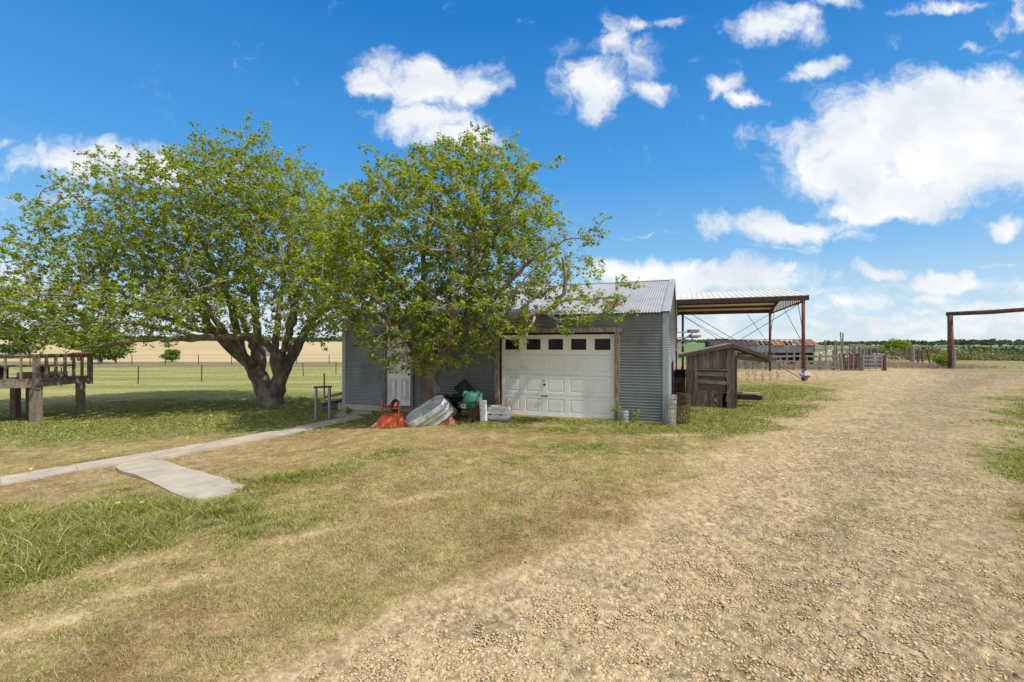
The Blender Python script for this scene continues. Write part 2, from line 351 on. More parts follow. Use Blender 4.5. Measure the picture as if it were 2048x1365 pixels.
def masks(x, y):
    r = np.hypot(x, y)
    w = (fbm(x * .8, y * .8, 3, 4) - .5) * 1.6 * np.clip(r / 6, .5, 2.2)
    l = np.interp(y, RL[:, 0], RL[:, 1]) + w; rr = np.interp(y, RRt[:, 0], RRt[:, 1]) + w * .8
    sc = np.clip(r / 6, .5, 3)
    road = sst(-.5, .5, (x - l) / sc) * sst(-.35, .45, (rr - x) / sc) * sst(46, 38, y)
    cross = sst(22.5, 26, y - .02 * x + w * .6) * sst(35.5, 33, y + w * .5 - .06 * np.maximum(x - 30, 0)) * sst(9, 12, x) * .95
    dirt = np.exp(-((x - l - .05) / (.72 * sc)) ** 2) * sst(46, 36, y)          # smooth dirt strip along the gravel
    dirt = np.maximum(dirt, .75 * np.exp(-((x - (l * .14 + rr * .86)) / (.5 * sc)) ** 2) * sst(30, 20, y)); dirt = dirt * (.75 + .5 * (fbm(x * 2.2, y * 2.2, 37, 4) - .3))
    g = 0.20 + .07 * sst(6, 12, y) + .45 * (fbm(x * .35, y * .35, 11, 4) - .5) + .8 * (fbm(x * 1.5, y * 1.5, 14, 5, .7) - .5) + .5 * (fbm(x * 7, y * 7, 15, 3) - .5)
    for (cx, cy, rx, ry, an, am) in ((-5.3, 4.95, 2.2, 1.05, 12, .95), (-5.8, 3.6, 1.8, .7, 20, .5), (-3.3, 6.7, .8, .35, 25, .55), (-2.3, 8.1, .7, .35, 30, .45),
            (-10, 15.5, 7.5, 4.2, 5, .85), (-5.2, 13.2, 2.5, 1.4, -20, .6), (-1.8, 11.0, 2.6, .5, -18, .75), (1.3, 11.15, 2.2, .4, -20, .6), (6.6, 12.2, 3.6, 1.7, 32, .9), (10, 17.5, 4.5, 3.6, 35, 1.0),
            (4.4, 10.1, 1.8, .5, 15, .7), (1.8, 8.2, 1.6, .7, 15, .35), (-6.5, 9.5, 2.5, .3, 35, .5), (-12.5, 12.4, 3, .8, 0, .55),
            (16, 12.5, 5, 3, 40, .9), (9.5, 7.0, 2.2, 1.2, 45, .85), (6.0, 3.9, 1.2, .8, 45, .6), (7.4, 6.3, 1.0, .7, 45, .5), (13.2, 11.6, 2.0, 1.2, 45, .7)):
        g = g + am * blob(x, y, cx, cy, rx, ry, an)
    g = g * (1 - .8 * blob(x, y, -5.0, 9.0, 3.5, 1.4, 20))
    past = sst(18.5, 21, y + w * .5) * sst(6, -2, x)
    g = np.where(past > 0, g * (1 - past) + past * (.52 + .10 * np.sin(y * 1.1 + 9 * fbm(x * .05, y * .15, 5)) * sst(60, 20, y) + .6 * (fbm(x * .15, y * .9, 21) - .5)), g)
    bare = np.maximum(dirt * .95, .5 * sst(.60, .72, .6 * fbm(x * 1.6, y * 1.6, 31, 5) + .4 * fbm(x * 7, y * 7, 33, 3)) * sst(14, 8, r))
    for (cx, cy, rx, ry, an) in ((-3.25, 3.1, .55, .14, 40), (-2.75, 3.65, .6, .13, 32), (-2.0, 4.6, .6, .12, 30), (-3.4, 4.05, .7, .12, 30), (-1.1, 5.6, .6, .13, 30), (3.4, 9.4, 1.2, .25, 10)):
        bare = np.maximum(bare, .95 * blob(x, y, cx, cy, rx, ry, an))
    ctr = np.exp(-(((x - (l * .45 + rr * .55)) / (.55 * sc)) ** 2))                 # worn grass between the wheel tracks
    return dict(road=np.clip(np.maximum(road, cross), 0, 1), g=np.clip(g, 0, 1), bare=np.clip(bare, 0, 1), ctr=ctr * road, past=past, cross=cross, r=r)
A_ = np.array
def lerp(a, b, t): return a + (b - a) * t[..., None]
def ground_col(x, y, m):
    n1 = fbm(x * 5, y * 5, 41, 4); n2 = fbm(x * 26, y * 26, 45, 3); n3 = fbm(x * .9, y * .9, 48, 4)
    dry = lerp(A_([.28, .20, .095]), A_([.42, .32, .15]), np.clip((n1 - .3) * 2, 0, 1))
    brown = A_([.25, .14, .065]); dry = lerp(dry, brown, sst(.50, .62, .40 * n3 + .60 * fbm(x * 4, y * 4, 49, 5)) * .45)
    grn = lerp(A_([.12, .13, .035]), A_([.22, .23, .065]), np.clip((n1 - .25) * 2, 0, 1))
    c = lerp(dry, grn, sst(.15, .75, m['g']))
    pc = lerp(A_([.235, .235, .07]), A_([.37, .33, .13]), sst(.3, .75, 1 - m['g']))
    c = lerp(c, pc, m['past'])
    dirt = lerp(A_([.44, .31, .165]), A_([.53, .395, .225]), np.clip((n1 - .3) * 2, 0, 1))
    c = lerp(c, dirt, m['bare'] * .9)
    grav = lerp(A_([.33, .24, .132]), A_([.50, .385, .228]), np.clip((n2 - .25) * 2, 0, 1))
    grav = lerp(grav, A_([.24, .205, .105]), sst(.42, .62, fbm(x * 1.7, y * 1.7, 52, 4) * .6 + .4 * m['ctr']) * .40)
    rx = sst(0, 3, x - np.interp(y, RL[:, 0], RL[:, 1]) - 1.2); grav = grav * (1 - .22 * rx * (.5 + fbm(x * 1.2, y * 1.2, 55, 4)))[..., None]
    grav = lerp(grav, A_([.20, .15, .095]), sst(.55, .70, fbm(x * 3.1, y * 3.1, 57, 4)) * .45)
    c = lerp(c, grav, m['road'] * (1 - .35 * m['bare']))
    n5 = fbm(x * 75, y * 75, 59, 2); c = c * ((.62 + .76 * n2) * (.70 + .60 * n5))[..., None]
    # far country: dark strip, ripe field, then green rises
    az = np.arctan2(x, np.maximum(y, 1e-3)); r = m['r']; lf = sst(.10, -.05, az)
    f2 = fbm(x * .02, y * .02, 61, 4)
    strip = A_([.19, .15, .085]); wheat = A_([.50, .38, .20])
    c = lerp(c, strip[None, :] * (.8 + .5 * fbm(x * .3, y * .8, 63))[..., None], lf * sst(50, 54, y) * sst(70, 66, y) * .8)
    c = lerp(c, wheat[None, :] * (.85 + .3 * fbm(x * .05, y * .02, 66))[..., None], lf * sst(68, 72, y))
    c = lerp(c, A_([.22, .26, .12])[None, :] * (.7 + .6 * f2)[..., None], lf * sst(330, 350, r))
    rg = (1 - lf)
    c = lerp(c, lerp(A_([.10, .13, .05]), A_([.30, .27, .14]), sst(.45, .6, f2)), rg * sst(85, 120, r))
    mid = rg * sst(.5, .4, az); c = lerp(c, A_([.14, .20, .07])[None, :] * (.8 + .4 * f2)[..., None], mid * sst(60, 90, r))
    bk = rg * sst(.72, .80, az) * sst(44, 48, r) * sst(95, 85, r)
    c = lerp(c, lerp(A_([.20, .20, .07]), A_([.30, .25, .12]), fbm(x * .2, y * .2, 71)), bk * .9)
    # brown dry weeds past the gates
    bw = blob(x, y, 36, 44, 4.6, 6.5, 0); c = lerp(c, lerp(A_([.26, .19, .12]), A_([.38, .29, .18]), fbm(x * .8, y * .8, 75)), np.clip(bw * 1.4, 0, .92))
    return c

# ground sheet: a fan of rings, fine where the photograph looks
th = np.concatenate([np.linspace(-68, 68, 1050), np.linspace(68, 292, 70)[1:-1]]); th = np.radians(th)
rad = np.concatenate([[0.02, .5, 1.0, 1.5], np.geomspace(1.9, 60, 560), np.geomspace(60, 4000, 150)[1:]])
TH, RR = np.meshgrid(th, rad); X = np.sin(TH) * RR; Y = np.cos(TH) * RR
m = masks(X, Y); Z = hbase(X, Y)
near = sst(40, 12, RR)
Z = Z + near * ((fbm(X * 9, Y * 9, 81, 3) - .5) * .022 + (fbm(X * .9, Y * .9, 83, 3) - .5) * .07 * sst(3, 6, RR))
Z = Z + near * m['road'] * (fbm(X * 30, Y * 30, 85, 2) - .5) * .014
uu, vv_ = Guv(X, Y)
ing = (uu > -.3) & (uu < GW + .3) & (vv_ > -.3) & (vv_ < GD)
Z = np.where(ing, np.minimum(Z, hbase(X, Y) - .01), Z)
onp = inpoly(X, Y, [(p.x, p.y) for p in PPOLY]) | inpoly(X, Y, [(p.x, p.y) for p in SLAB]); Z = np.where(onp, Z - .04, Z)
nr, nc = X.shape
cg = ground_col(X, Y, m)
i = np.arange(nr - 1)[:, None] * nc; j = np.arange(nc)[None, :]; j2 = (j + 1) % nc
Fq = np.stack([i + j, i + j2, i + nc + j2, i + nc + j], -1).reshape(-1, 4)[:, ::-1]
def gextra(t, out, tcn, c):
    n = t.nodes.new('ShaderNodeTexNoise'); t.links.new(tcn.outputs['Object'], n.inputs['Vector']); n.inputs['Scale'].default_value = 80; n.inputs['Detail'].default_value = 7; n.inputs['Roughness'].default_value = .8
    r = t.nodes.new('ShaderNodeMapRange'); t.links.new(n.outputs['Fac'], r.inputs[0]); r.inputs[1].default_value = .3; r.inputs[2].default_value = .7; r.inputs[3].default_value = .62; r.inputs[4].default_value = 1.38
    x = t.nodes.new('ShaderNodeMix'); x.data_type = 'RGBA'; x.blend_type = 'MULTIPLY'; x.inputs[0].default_value = 1; t.links.new(out, x.inputs[6]); t.links.new(r.outputs[0], x.inputs[7]); return x.outputs[2]
M['ground'] = mat('ground', (0, 0, 0), None, .95, attr=True, extra=gextra, bump=.6, bscale=90, spec=.15)
g_o = fast_mesh('ground', np.stack([X, Y, Z], -1).reshape(-1, 3), Fq, cg.reshape(-1, 3), M['ground'], smooth=True)
tag(g_o, kind='structure')
del X, Y, Z, TH, RR, m, cg, Fq, uu, vv_, near, ing, onp

# ---- grass blades
def free(x, y):
    u, v = Guv(x, y)
    ok = ~((u > -.02) & (u < GW + .02) & (v > -.03) & (v < GD))
    for poly in ([(p.x, p.y) for p in PPOLY], [(p.x, p.y) for p in SLAB]):
        ins = inpoly(x, y, poly); idx = np.where(ins)[0]; dm = np.full(len(idx), 9.0)
        for i in range(len(poly)):
            a, b = A_(poly[i]), A_(poly[(i + 1) % len(poly)]); d = b - a; t = np.clip(((x[idx] - a[0]) * d[0] + (y[idx] - a[1]) * d[1]) / (d @ d + 1e-9), 0, 1); dm = np.minimum(dm, np.hypot(x[idx] - a[0] - t * d[0], y[idx] - a[1] - t * d[1]))
        ok[idx[dm > .16 * fbm(x[idx] * 3, y[idx] * 3, 19, 3) ** 1.5]] = False
    return ok
def grass(n):
    a = rng.uniform(R(-60), R(60), n); r = np.exp(rng.uniform(math.log(2.1), math.log(34), n))
    x = np.sin(a) * r; y = np.cos(a) * r; m = masks(x, y)
    dens = np.clip(1.0 - m['road'] * (1.0 - (.25 + .75 * m['ctr']) * sst(.46, .58, fbm(x * 3.3, y * 3.3, 52, 4))) - .93 * m['bare'], .015, 1)
    dens = dens * (.62 + .38 * np.clip(m['g'] * 1.4, 0, 1)) * np.where(fbm(x * 6, y * 6, 91, 3) > .42, 1, .45)
    k = (rng.random(n) < dens) & free(x, y); x, y, r, a = x[k], y[k], r[k], a[k]
    m = {q: w[k] for q, w in m.items()}; n = len(x)
    lush = sst(.35, .95, m['g']) * (1 - m['road'])
    h = (.014 + .020 * rng.random(n)) * (1 + 4.2 * lush * (.35 + rng.random(n))) * (1 - .5 * m['road'])
    h = h * (1 - .45 * m['past']) * (1 - .6 * sst(5.5, 10, r)); h = np.where(r < 6, h, h * (1 - .4 * sst(6, 20, r)))
    w = np.maximum(.0034, r * .001) * (1 + .4 * lush) * rng.uniform(.7, 1.3, n)
    ta = rng.uniform(0, 2 * math.pi, n); ld = rng.uniform(.3, 2.2, n) * h
    z = hbase(x, y) + (fbm(x * .9, y * .9, 83, 3) - .5) * .07 * sst(3, 6, r) * sst(40, 12, r) - .004
    dx, dy = np.cos(ta), np.sin(ta)
    fa = rng.uniform(0, 2 * math.pi, n); wx, wy = np.cos(fa) * w / 2, np.sin(fa) * w / 2
    b0 = np.stack([x - wx, y - wy, z], -1); b1 = np.stack([x + wx, y + wy, z], -1)
    mx_, my_ = x + dx * ld * .35, y + dy * ld * .35
    c0 = np.stack([mx_ - wx * .8, my_ - wy * .8, z + h * .62], -1); c1 = np.stack([mx_ + wx * .8, my_ + wy * .8, z + h * .62], -1)
    t = np.stack([x + dx * ld, y + dy * ld, z + h], -1)
    V_ = np.stack([b0, b1, c1, c0, t], 1).reshape(-1, 3); ii = np.arange(n)[:, None] * 5
    F3 = np.concatenate([ii + A_([[0, 1, 2]]), ii + A_([[0, 2, 3]]), ii + A_([[3, 2, 4]])])
    dry = lerp(A_([.30, .23, .11]), A_([.66, .56, .30]), rng.random(n)); br = A_([.27, .16, .08])
    dry = lerp(dry, br, sst(.5, .68, fbm(x * .9, y * .9, 48, 4)) * rng.random(n))
    gr = lerp(A_([.14, .18, .035]), A_([.34, .34, .085]), rng.random(n)); gr = lerp(gr, A_([.36, .36, .10]), (rng.random(n) < .15) * 1.0)
    pg = np.clip(m['g'] * 1.0 + .14 + .12 * m['road'], 0, .84)
    c = np.where((rng.random(n) < pg)[:, None], gr, dry)
    c = lerp(c, lerp(A_([.25, .25, .07]), A_([.42, .38, .15]), rng.random(n)), m['past'] * .8)
    o = fast_mesh('grass', V_, F3, np.repeat(c, 5, 0), M['grass']); tag(o, 'short patchy lawn grass, dry tan by the drive and green under the trees', 'grass', kind='stuff')
grass(1400000)

# ---- gravel
def icos():
    p = (1 + 5 ** .5) / 2
    v = A_([(-1, p, 0), (1, p, 0), (-1, -p, 0), (1, -p, 0), (0, -1, p), (0, 1, p), (0, -1, -p), (0, 1, -p), (p, 0, -1), (p, 0, 1), (-p, 0, -1), (-p, 0, 1)], float) / math.hypot(1, p)
    f = A_([(0, 11, 5), (0, 5, 1), (0, 1, 7), (0, 7, 10), (0, 10, 11), (1, 5, 9), (5, 11, 4), (11, 10, 2), (10, 7, 6), (7, 1, 8), (3, 9, 4), (3, 4, 2), (3, 2, 6), (3, 6, 8), (3, 8, 9), (4, 9, 5), (2, 4, 11), (6, 2, 10), (8, 6, 7), (9, 8, 1)])
    return v, f
def stones(n, r0, r1, smin, smax, sel, flat, tint, a0=-50, a1=58):
    a = rng.uniform(R(a0), R(a1), n); r = np.exp(rng.uniform(math.log(r0), math.log(r1), n)); x = np.sin(a) * r; y = np.cos(a) * r
    m = masks(x, y); k = (rng.random(n) < sel(x, y, m)) & free(x, y); x, y, r = x[k], y[k], r[k]; n = len(x)
    v, f = icos(); s = np.maximum(np.exp(rng.uniform(math.log(smin), math.log(smax), n)), .0014 * r)
    q = v[None] * (1 + rng.uniform(-.28, .28, (n, 12, 1))) * np.stack([s * rng.uniform(.8, 1.5, n), s * rng.uniform(.7, 1.1, n), s * flat * rng.uniform(.6, 1.1, n)], -1)[:, None, :]
    ca, sa = (lambda t: (np.cos(t), np.sin(t)))(rng.uniform(0, 6.28, n) if flat > .3 else rng.normal(-.75, .35, n))
    X_ = q[..., 0] * ca[:, None] - q[..., 1] * sa[:, None]; Y_ = q[..., 0] * sa[:, None] + q[..., 1] * ca[:, None]
    z = hbase(x, y) + (fbm(x * .9, y * .9, 83, 3) - .5) * .07 * sst(3, 6, r) + s * flat * .25
    V_ = np.stack([X_ + x[:, None], Y_ + y[:, None], q[..., 2] + z[:, None]], -1).reshape(-1, 3)
    F3 = (np.arange(n)[:, None, None] * 12 + f[None]).reshape(-1, 3)
    c = lerp(A_(tint[0]), A_(tint[1]), rng.random(n)); c = np.where((rng.random(n) < .22)[:, None], A_(tint[2]) * rng.uniform(.8, 1.15, (n, 1)), c)
    return V_, F3, np.repeat(c, 12, 0)
T1 = ([.38, .26, .13], [.66, .50, .29], [.48, .39, .265])
def rsel(x, y, m): return np.clip(m['road'] * (1 - .85 * m['bare']) * (.35 + .65 * (fbm(x * 1.1, y * 1.1, 95, 3) > .42)) * (1 - .3 * m['ctr']), .004, 1)
parts = [stones(150000, 2.1, 12, .004, .0105, rsel, .6, T1), stones(6000, 2.1, 12, .010, .019, rsel, .5, T1),
         stones(2600, 2.1, 11, .012, .042, lambda x, y, m: m['road'] * np.clip(blob(x, y, 2.7, 4.1, 2.0, 1.0, 48) * 1.1, 0, 1), .16, ([.30, .20, .105], [.47, .345, .20], [.42, .32, .20]))]
Vc = np.concatenate([p[0] for p in parts]); off = 0; Fc = []
for p in parts: Fc.append(p[1] + off); off += len(p[0])
o = fast_mesh('gravel', Vc, np.concatenate(Fc), np.concatenate([p[2] for p in parts]), M['stone'], smooth=False)
tag(o, 'loose tan gravel and flat stones pressed into the drive', 'gravel', kind='stuff')
del Vc, Fc, parts

# ---- path and slab
def slabmesh(polys, th_=.09):
    mb = MB()
    for pl in polys:
        n = len(pl); top = [Vector((p.x, p.y, gz(p.x, p.y) + .03)) for p in pl]; bot = [t - Vector((0, 0, th_)) for t in top]
        mb.add(top + bot, [tuple(range(n))] + [tuple(range(2 * n - 1, n - 1, -1))] + [(k, k + n, (k + 1) % n + n, (k + 1) % n) for k in range(n)])
    return mb
def edgepoly(a, b, n=10, j=.035):
    return [a.lerp(b, t / n) + Vector((random.uniform(-j, j), random.uniform(-j, j), 0)) for t in range(n)]
pth = []
for k in range(len(PATH) - 1):
    (a, b), (c, d) = PATH[k], PATH[k + 1]
    a2, b2 = a.lerp(c, .004), b.lerp(d, .004)
    pth.append([b2] + edgepoly(b2, d, 8)[1:] + [d, c] + edgepoly(c, a2, 8)[1:] + [a2])
o = slabmesh(pth).build('path', M['conc']); tag(o, kind='structure')
sp_ = []
for k in range(len(SLAB)): sp_ += edgepoly(SLAB[::-1][k], SLAB[::-1][(k + 1) % len(SLAB)], 8, .025)
solo(slabmesh([sp_], .1), 'concrete_slab', M['conc'], 'pale concrete slab lying in long grass beside the narrow path', 'slab')

# ------------------------------------------------------------------ corrugated sheets
def corr_rows(mb, o, ax, n, z0, z1, ext, pitch=.07, amp=.0145, seg=8, ncol=2):
    """horizontal waves: rows up z; ext(z)->(a0,a1) along ax; n outward"""
    k = max(2, int((z1 - z0) / pitch * seg)); vs = []; fs = []
    for i in range(k + 1):
        z = z0 + (z1 - z0) * i / k; a0, a1 = ext(z); d = amp * math.cos(2 * math.pi * (z / pitch))
        for j in range(ncol): vs.append(o + ax * (a0 + (a1 - a0) * j / (ncol - 1)) + n * d + Vector((0, 0, z)))
    for i in range(k):
        for j in range(ncol - 1): fs.append((i * ncol + j, i * ncol + j + 1, (i + 1) * ncol + j + 1, (i + 1) * ncol + j))
    mb.add(vs, fs)
def corr_cols(mb, o, ax, dn, n, a0, a1, l0, l1, pitch=.07, amp=.0085, seg=6, nrow=2, rib=False, th_=0):
    """waves running along dn"""
    k = max(2, int(abs(a1 - a0) / pitch * seg)); vs = []; fs = []
    for i in range(k + 1):
        a = a0 + (a1 - a0) * i / k; ph = (a / pitch) % 1
        d = amp * math.cos(2 * math.pi * ph) if not rib else (amp if ph < .12 else 0)
        for j in range(nrow): vs.append(o + ax * a + dn * (l0 + (l1 - l0) * j / (nrow - 1)) + n * d)
    for i in range(k):
        for j in range(nrow - 1): fs.append((i * nrow + j, (i + 1) * nrow + j, (i + 1) * nrow + j + 1, i * nrow + j + 1))
    mb.add(vs, fs)
Zv = Vector((0, 0, 1))
# ------------------------------------------------------------------ garage
EH, RH = 2.66, 4.20
gar = thing('garage', 'long grey corrugated metal garage with a white overhead door and silver gable roof', 'garage', G0)
mb = MB(); NF = -GV
segs = [(.09, 1.18, 0), (4.37, 7.06, 0), (8.12, GW - .09, 0)]
lowz = lambda u: -.02 + .10 * sst(5, 9.6, u)
kp = 0
for a0, a1, z in segs:
    z_ = float(lowz(A_(a0))); cuts = [a0] + [q_ for q_ in (2.2, 5.75, 9.0) if a0 < q_ < a1] + [a1]
    for c0_, c1__ in zip(cuts, cuts[1:]):
        zz = z_
        while zz < EH - .03:
            z2 = min(zz + .665, EH - .02); kp += 1
            corr_rows(mb, G0 + NF * (.003 * (kp % 3)), GU, NF, zz, z2 + (.02 if z2 < EH - .03 else 0), lambda z, a0=c0_, a1=c1__: (a0, a1)); zz = z2
corr_rows(mb, G0, GU, NF, 2.24, EH - .02, lambda z: (1.18, 4.37)); corr_rows(mb, G0, GU, NF, 2.20, EH - .02, lambda z: (7.06, 8.12))
def wall_part(mbx, nm='wall'): return mbx.build(nm, M['galv'], gar, True)
wall_part(mb)
def gab(z):
    if z <= EH: return (.08, GD - .05)
    t = (z - EH) / (RH - .02 - EH); return (.08 + t * (GD / 2 - .08), GD - .05 - t * (GD / 2 - .05))
for nm, o_, n_ in (('r', G0, -GU), ('l', G0 + GU * GW, GU)):
    mb = MB(); corr_rows(mb, o_, GV, n_, .0, RH - .04, gab); wall_part(mb)
mb = MB(); corr_rows(mb, G0 + GV * GD, GU, GV, 0, EH, lambda z: (0, GW)); wall_part(mb)
mb = MB(); mb.obox(G(GW / 2, .10, 1.3), GU * (GW - .2), GV * .02, Zv * 2.4)      # near-black sheet behind the skin, added to keep the interior closed and dark
mb.build('dark_backing', M['dark'], gar)
mb = MB()
for u in (0, GW):
    s_ = 1 if u == 0 else -1
    mb.obox(G(u + s_ * .045, -.018, EH / 2 + .02), GU * .13, GV * .012, Zv * (EH - .02))
    mb.obox(G(u - s_ * .018, .05, EH / 2 + .02), GU * .012, GV * .13, Zv * (EH - .02))
mb.each('corner_trim', M['trim'], gar, 2)
mb = MB(); a, b = G(-.04, -.05, 0), G(GW + .03, -.05, 0)
mb.obox(G(GW / 2 + 2.6, .06, -.17), GU * (GW / 2 - .0), GV * .16, Zv * .42); mb.obox(G(2.4, .03, -.055), GU * 4.8, GV * .12, Zv * .12)
mb.each('footing', M['conc'], gar)
# roof
sl_ = math.hypot(GD / 2, RH - EH); ov = .10
rust = rustspots([(tuple(G(1.55, 1.4, 3.06) - G0), (.17, .75, .5)), (tuple(G(1.28, 1.2, 3.0) - G0), (.10, .5, .4)), (tuple(G(2.2, 2.1, 3.25) - G0), (.12, .5, .4)), (tuple(G(2.75, 3.2, 3.5) - G0), (.09, .4, .4))])
M['roofr'] = mat('roof_metal_rusted', (.30, .305, .31), (.40, .405, .41), .6, .15, 1.3, (1, 1, 1), .1, 40, lo=.3, hi=.7, extra=rust, island=.07)
for sgn in (1, -1):
    dn = ((GV * (GD / 2) * -sgn) + Vector((0, 0, EH - RH))).normalized(); nn = GU.cross(dn).normalized(); nn = nn if nn.z > 0 else -nn
    mb = MB(); a__ = -.04
    while a__ < GW + .03:
        b__ = min(a__ + .70, GW + .04); corr_cols(mb, G(0, GD / 2, RH + .02) + nn * (.003 * (int(a__ / .7 + 1) % 2)), GU, dn, nn, a__, b__ + (.03 if b__ < GW else 0), 0, sl_ + ov, amp=.010, nrow=2); a__ = b__
    mb.build('roof', M['roofr'], gar, True)
    mb = MB(); top = G(0, GD / 2, RH + .035)
    for u in (-.05, GW + .05):
        s2 = 1 if u < 0 else -1
        mb.obox(top + GU * (u + s2 * .08) + dn * (sl_ + ov) / 2 + nn * .006, GU * .19, dn * (sl_ + ov + .02), nn * .006)
        mb.obox(top + GU * (u - s2 * .012) + dn * (sl_ + ov) / 2 - nn * .045, GU * .006, dn * (sl_ + ov + .02), nn * .10)
    mb.each('rake_trim', M['roof'], gar, 2)
mb = MB()
for sgn in (1, -1):
    dn = ((GV * (GD / 2) * -sgn) + Vector((0, 0, EH - RH))).normalized(); mb.obox(G(GW / 2, GD / 2, RH + .04) + dn * .09, GU * (GW + .1), dn * .18, dn.cross(GU) * .006)
mb.build('ridge_cap', M['roof'], gar)
mb = MB()
for u in (1.18, 4.37): mb.obox(G(u + (.035 if u > 2 else .0), -.035, 1.1), GU * .13, GV * .09, Zv * 2.26)
mb.obox(G(2.78, -.04, 2.245), GU * 3.44, GV * .10, Zv * .11)
mb.build('door_frame', M['frame'], gar)
# overhead door
DW0, DW1, DH = 1.25, 4.30, 2.13
gd = MB(); ch = DH / 4; cw = (DW1 - DW0) / 5; D0 = .045
def q(mbx, r0, d0, r1, d1):
    (a, b, c, d), (e, f, g, h) = r0, r1
    v0 = [G(a, d0, c), G(b, d0, c), G(b, d0, d), G(a, d0, d)]; v1 = [G(e, d1, g), G(f, d1, g), G(f, d1, h), G(e, d1, h)]
    mbx.add(v0 + v1, [(k, (k + 1) % 4, 4 + (k + 1) % 4, 4 + k) for k in range(4)])
def fillr(mbx, r, d): a, b, c, e = r; mbx.add([G(a, d, c), G(b, d, c), G(b, d, e), G(a, d, e)], [(0, 1, 2, 3)])
def ins(r, t): return (r[0] + t, r[1] - t, r[2] + t, r[3] - t)
wins = []
for i in range(5):
    for j in range(4):
        r = (DW0 + i * cw, DW0 + (i + 1) * cw, .01 + j * ch, .01 + (j + 1) * ch)
        if j: q(gd, (r[0], r[1], r[2] - .004, r[2] + .005), D0 + .012, (r[0], r[1], r[2] - .0, r[2] + .001), D0 + .012)
        r = (r[0], r[1], r[2] + (.005 if j else 0), r[3] - (.004 if j < 3 else 0))
        gd.add([G(r[0], D0, r[2]), G(r[1], D0, r[2]), G(r[1], D0 + .012, r[2] - .005), G(r[0], D0 + .012, r[2] - .005)], [(0, 1, 2, 3)])
        if j == 3:
            w_ = (r[0] + .085, r[1] - .085, r[2] + .11, r[3] - .09); q(gd, r, D0, w_, D0); q(gd, w_, D0, ins(w_, .0), D0 - .012); q(gd, ins(w_, 0), D0 - .012, ins(w_, .02), D0 - .012); q(gd, ins(w_, .02), D0 - .012, ins(w_, .022), D0 + .02); wins.append(ins(w_, .02))
        else:
            p_ = (r[0] + .07, r[1] - .07, r[2] + .08, r[3] - .08); q(gd, r, D0, p_, D0); q(gd, p_, D0, ins(p_, .012), D0 + .016); q(gd, ins(p_, .012), D0 + .016, ins(p_, .035), D0 + .016); q(gd, ins(p_, .035), D0 + .016, ins(p_, .05), D0 + .001); fillr(gd, ins(p_, .05), D0 + .001)
gdo = gd.build('garage_door', M['white'], gar)
for w_ in wins: pm = MB(); pm.obox(G((w_[0] + w_[1]) / 2, D0 + .012, (w_[2] + w_[3]) / 2), GU * (w_[1] - w_[0] + .004), GV * .006, Zv * (w_[3] - w_[2] + .004)); pm.build('window_pane', M['glass'], gdo)
def dpt(px, py):  # point on the garage front seen there
    x = (px - CX) / F; t = 12.31 / (1 + .379 * x); u = (G0.x - x * t) / C20; return u, EYE + (HY - py) / F * t
mb = MB(); u, z = dpt(1088, 770); mb.obox(G(u, D0 - .02, z), GU * .07, GV * .03, Zv * .02); mb.obox(G(u, D0 - .012, z), GU * .03, GV * .03, Zv * .06); mb.build('lock', M['dsteel'], gdo); mb = MB(); u, z = dpt(1087, 762); mb.obox(G(u, D0 - .01, z), GU * .03, GV * .02, Zv * .03); mb.build('lock', M['dsteel'], gdo)
mb = MB(); u, z = dpt(1088, 793); mb.obox(G(u, D0 - .025, z), GU * .17, GV * .018, Zv * .022); mb.obox(G(u - .07, D0 - .012, z), GU * .03, GV * .03, Zv * .03); mb.obox(G(u + .07, D0 - .012, z), GU * .03, GV * .03, Zv * .03); mb.build('handle', M['dsteel'], gdo)
mb = MB()
for (x0, y0, x1, y1) in ((1008, 800, 1007, 822), (1012, 797, 1013, 818), (1018, 801, 1017, 820), (1022, 812, 1023, 826), (1006, 799, 1016, 797)):
    u, z = dpt(x0, y0); u2, z2 = dpt(x1, y1); mb.bar(G(u, D0 - .001, z), G(u2, D0 - .001, z2), .004, .004, NF)
mb.build('scratch_marks', M['dsteel'], gdo)
# entry door
E0, E1, EB = 7.16, 8.04, .06
mb = MB(); mb.obox(G(E0 - .05, -.03, 1.1), GU * .09, GV * .08, Zv * 2.15); mb.obox(G(E1 + .05, -.03, 1.1), GU * .10, GV * .08, Zv * 2.15); mb.obox(G((E0 + E1) / 2, -.032, 2.17), GU * 1.10, GV * .08, Zv * .09); mb.obox(G((E0 + E1) / 2, -.03, .02), GU * 1.06, GV * .14, Zv * .05)
mb.build('door_frame', M['frame'], gar)
ed = MB(); ed.obox(G((E0 + E1) / 2, .03, EB + 1.02), GU * (E1 - E0 - .01), GV * .04, Zv * 2.03); edo = ed.build('entry_door', M['white'], gar)
rl = MB(); pn = MB(); mw = (E1 - E0) / 2
for i in range(2):
    for (a, b) in ((.20, .80), (.95, 1.62), (1.72, 1.92)):
        c0 = E0 + .12 + i * (mw - .04); r = (c0, c0 + mw - .20, EB + a, EB + b)
        for rr_ in (r, ins(r, .045)):
            for (p_, q_) in (((rr_[0], rr_[2]), (rr_[1], rr_[2])), ((rr_[1], rr_[2]), (rr_[1], rr_[3])), ((rr_[1], rr_[3]), (rr_[0], rr_[3])), ((rr_[0], rr_[3]), (rr_[0], rr_[2]))):
                rl.bar(G(p_[0], .008, p_[1]), G(q_[0], .008, q_[1]), .008, .006, NF)
        r2 = ins(r, .055); pn.obox(G((r2[0] + r2[1]) / 2, .006, (r2[2] + r2[3]) / 2), GU * (r2[1] - r2[0]), GV * .012, Zv * (r2[3] - r2[2]))
rl.build('rusty_moulding', M['rustline'], edo); pn.build('raised_panel', M['white'], edo)
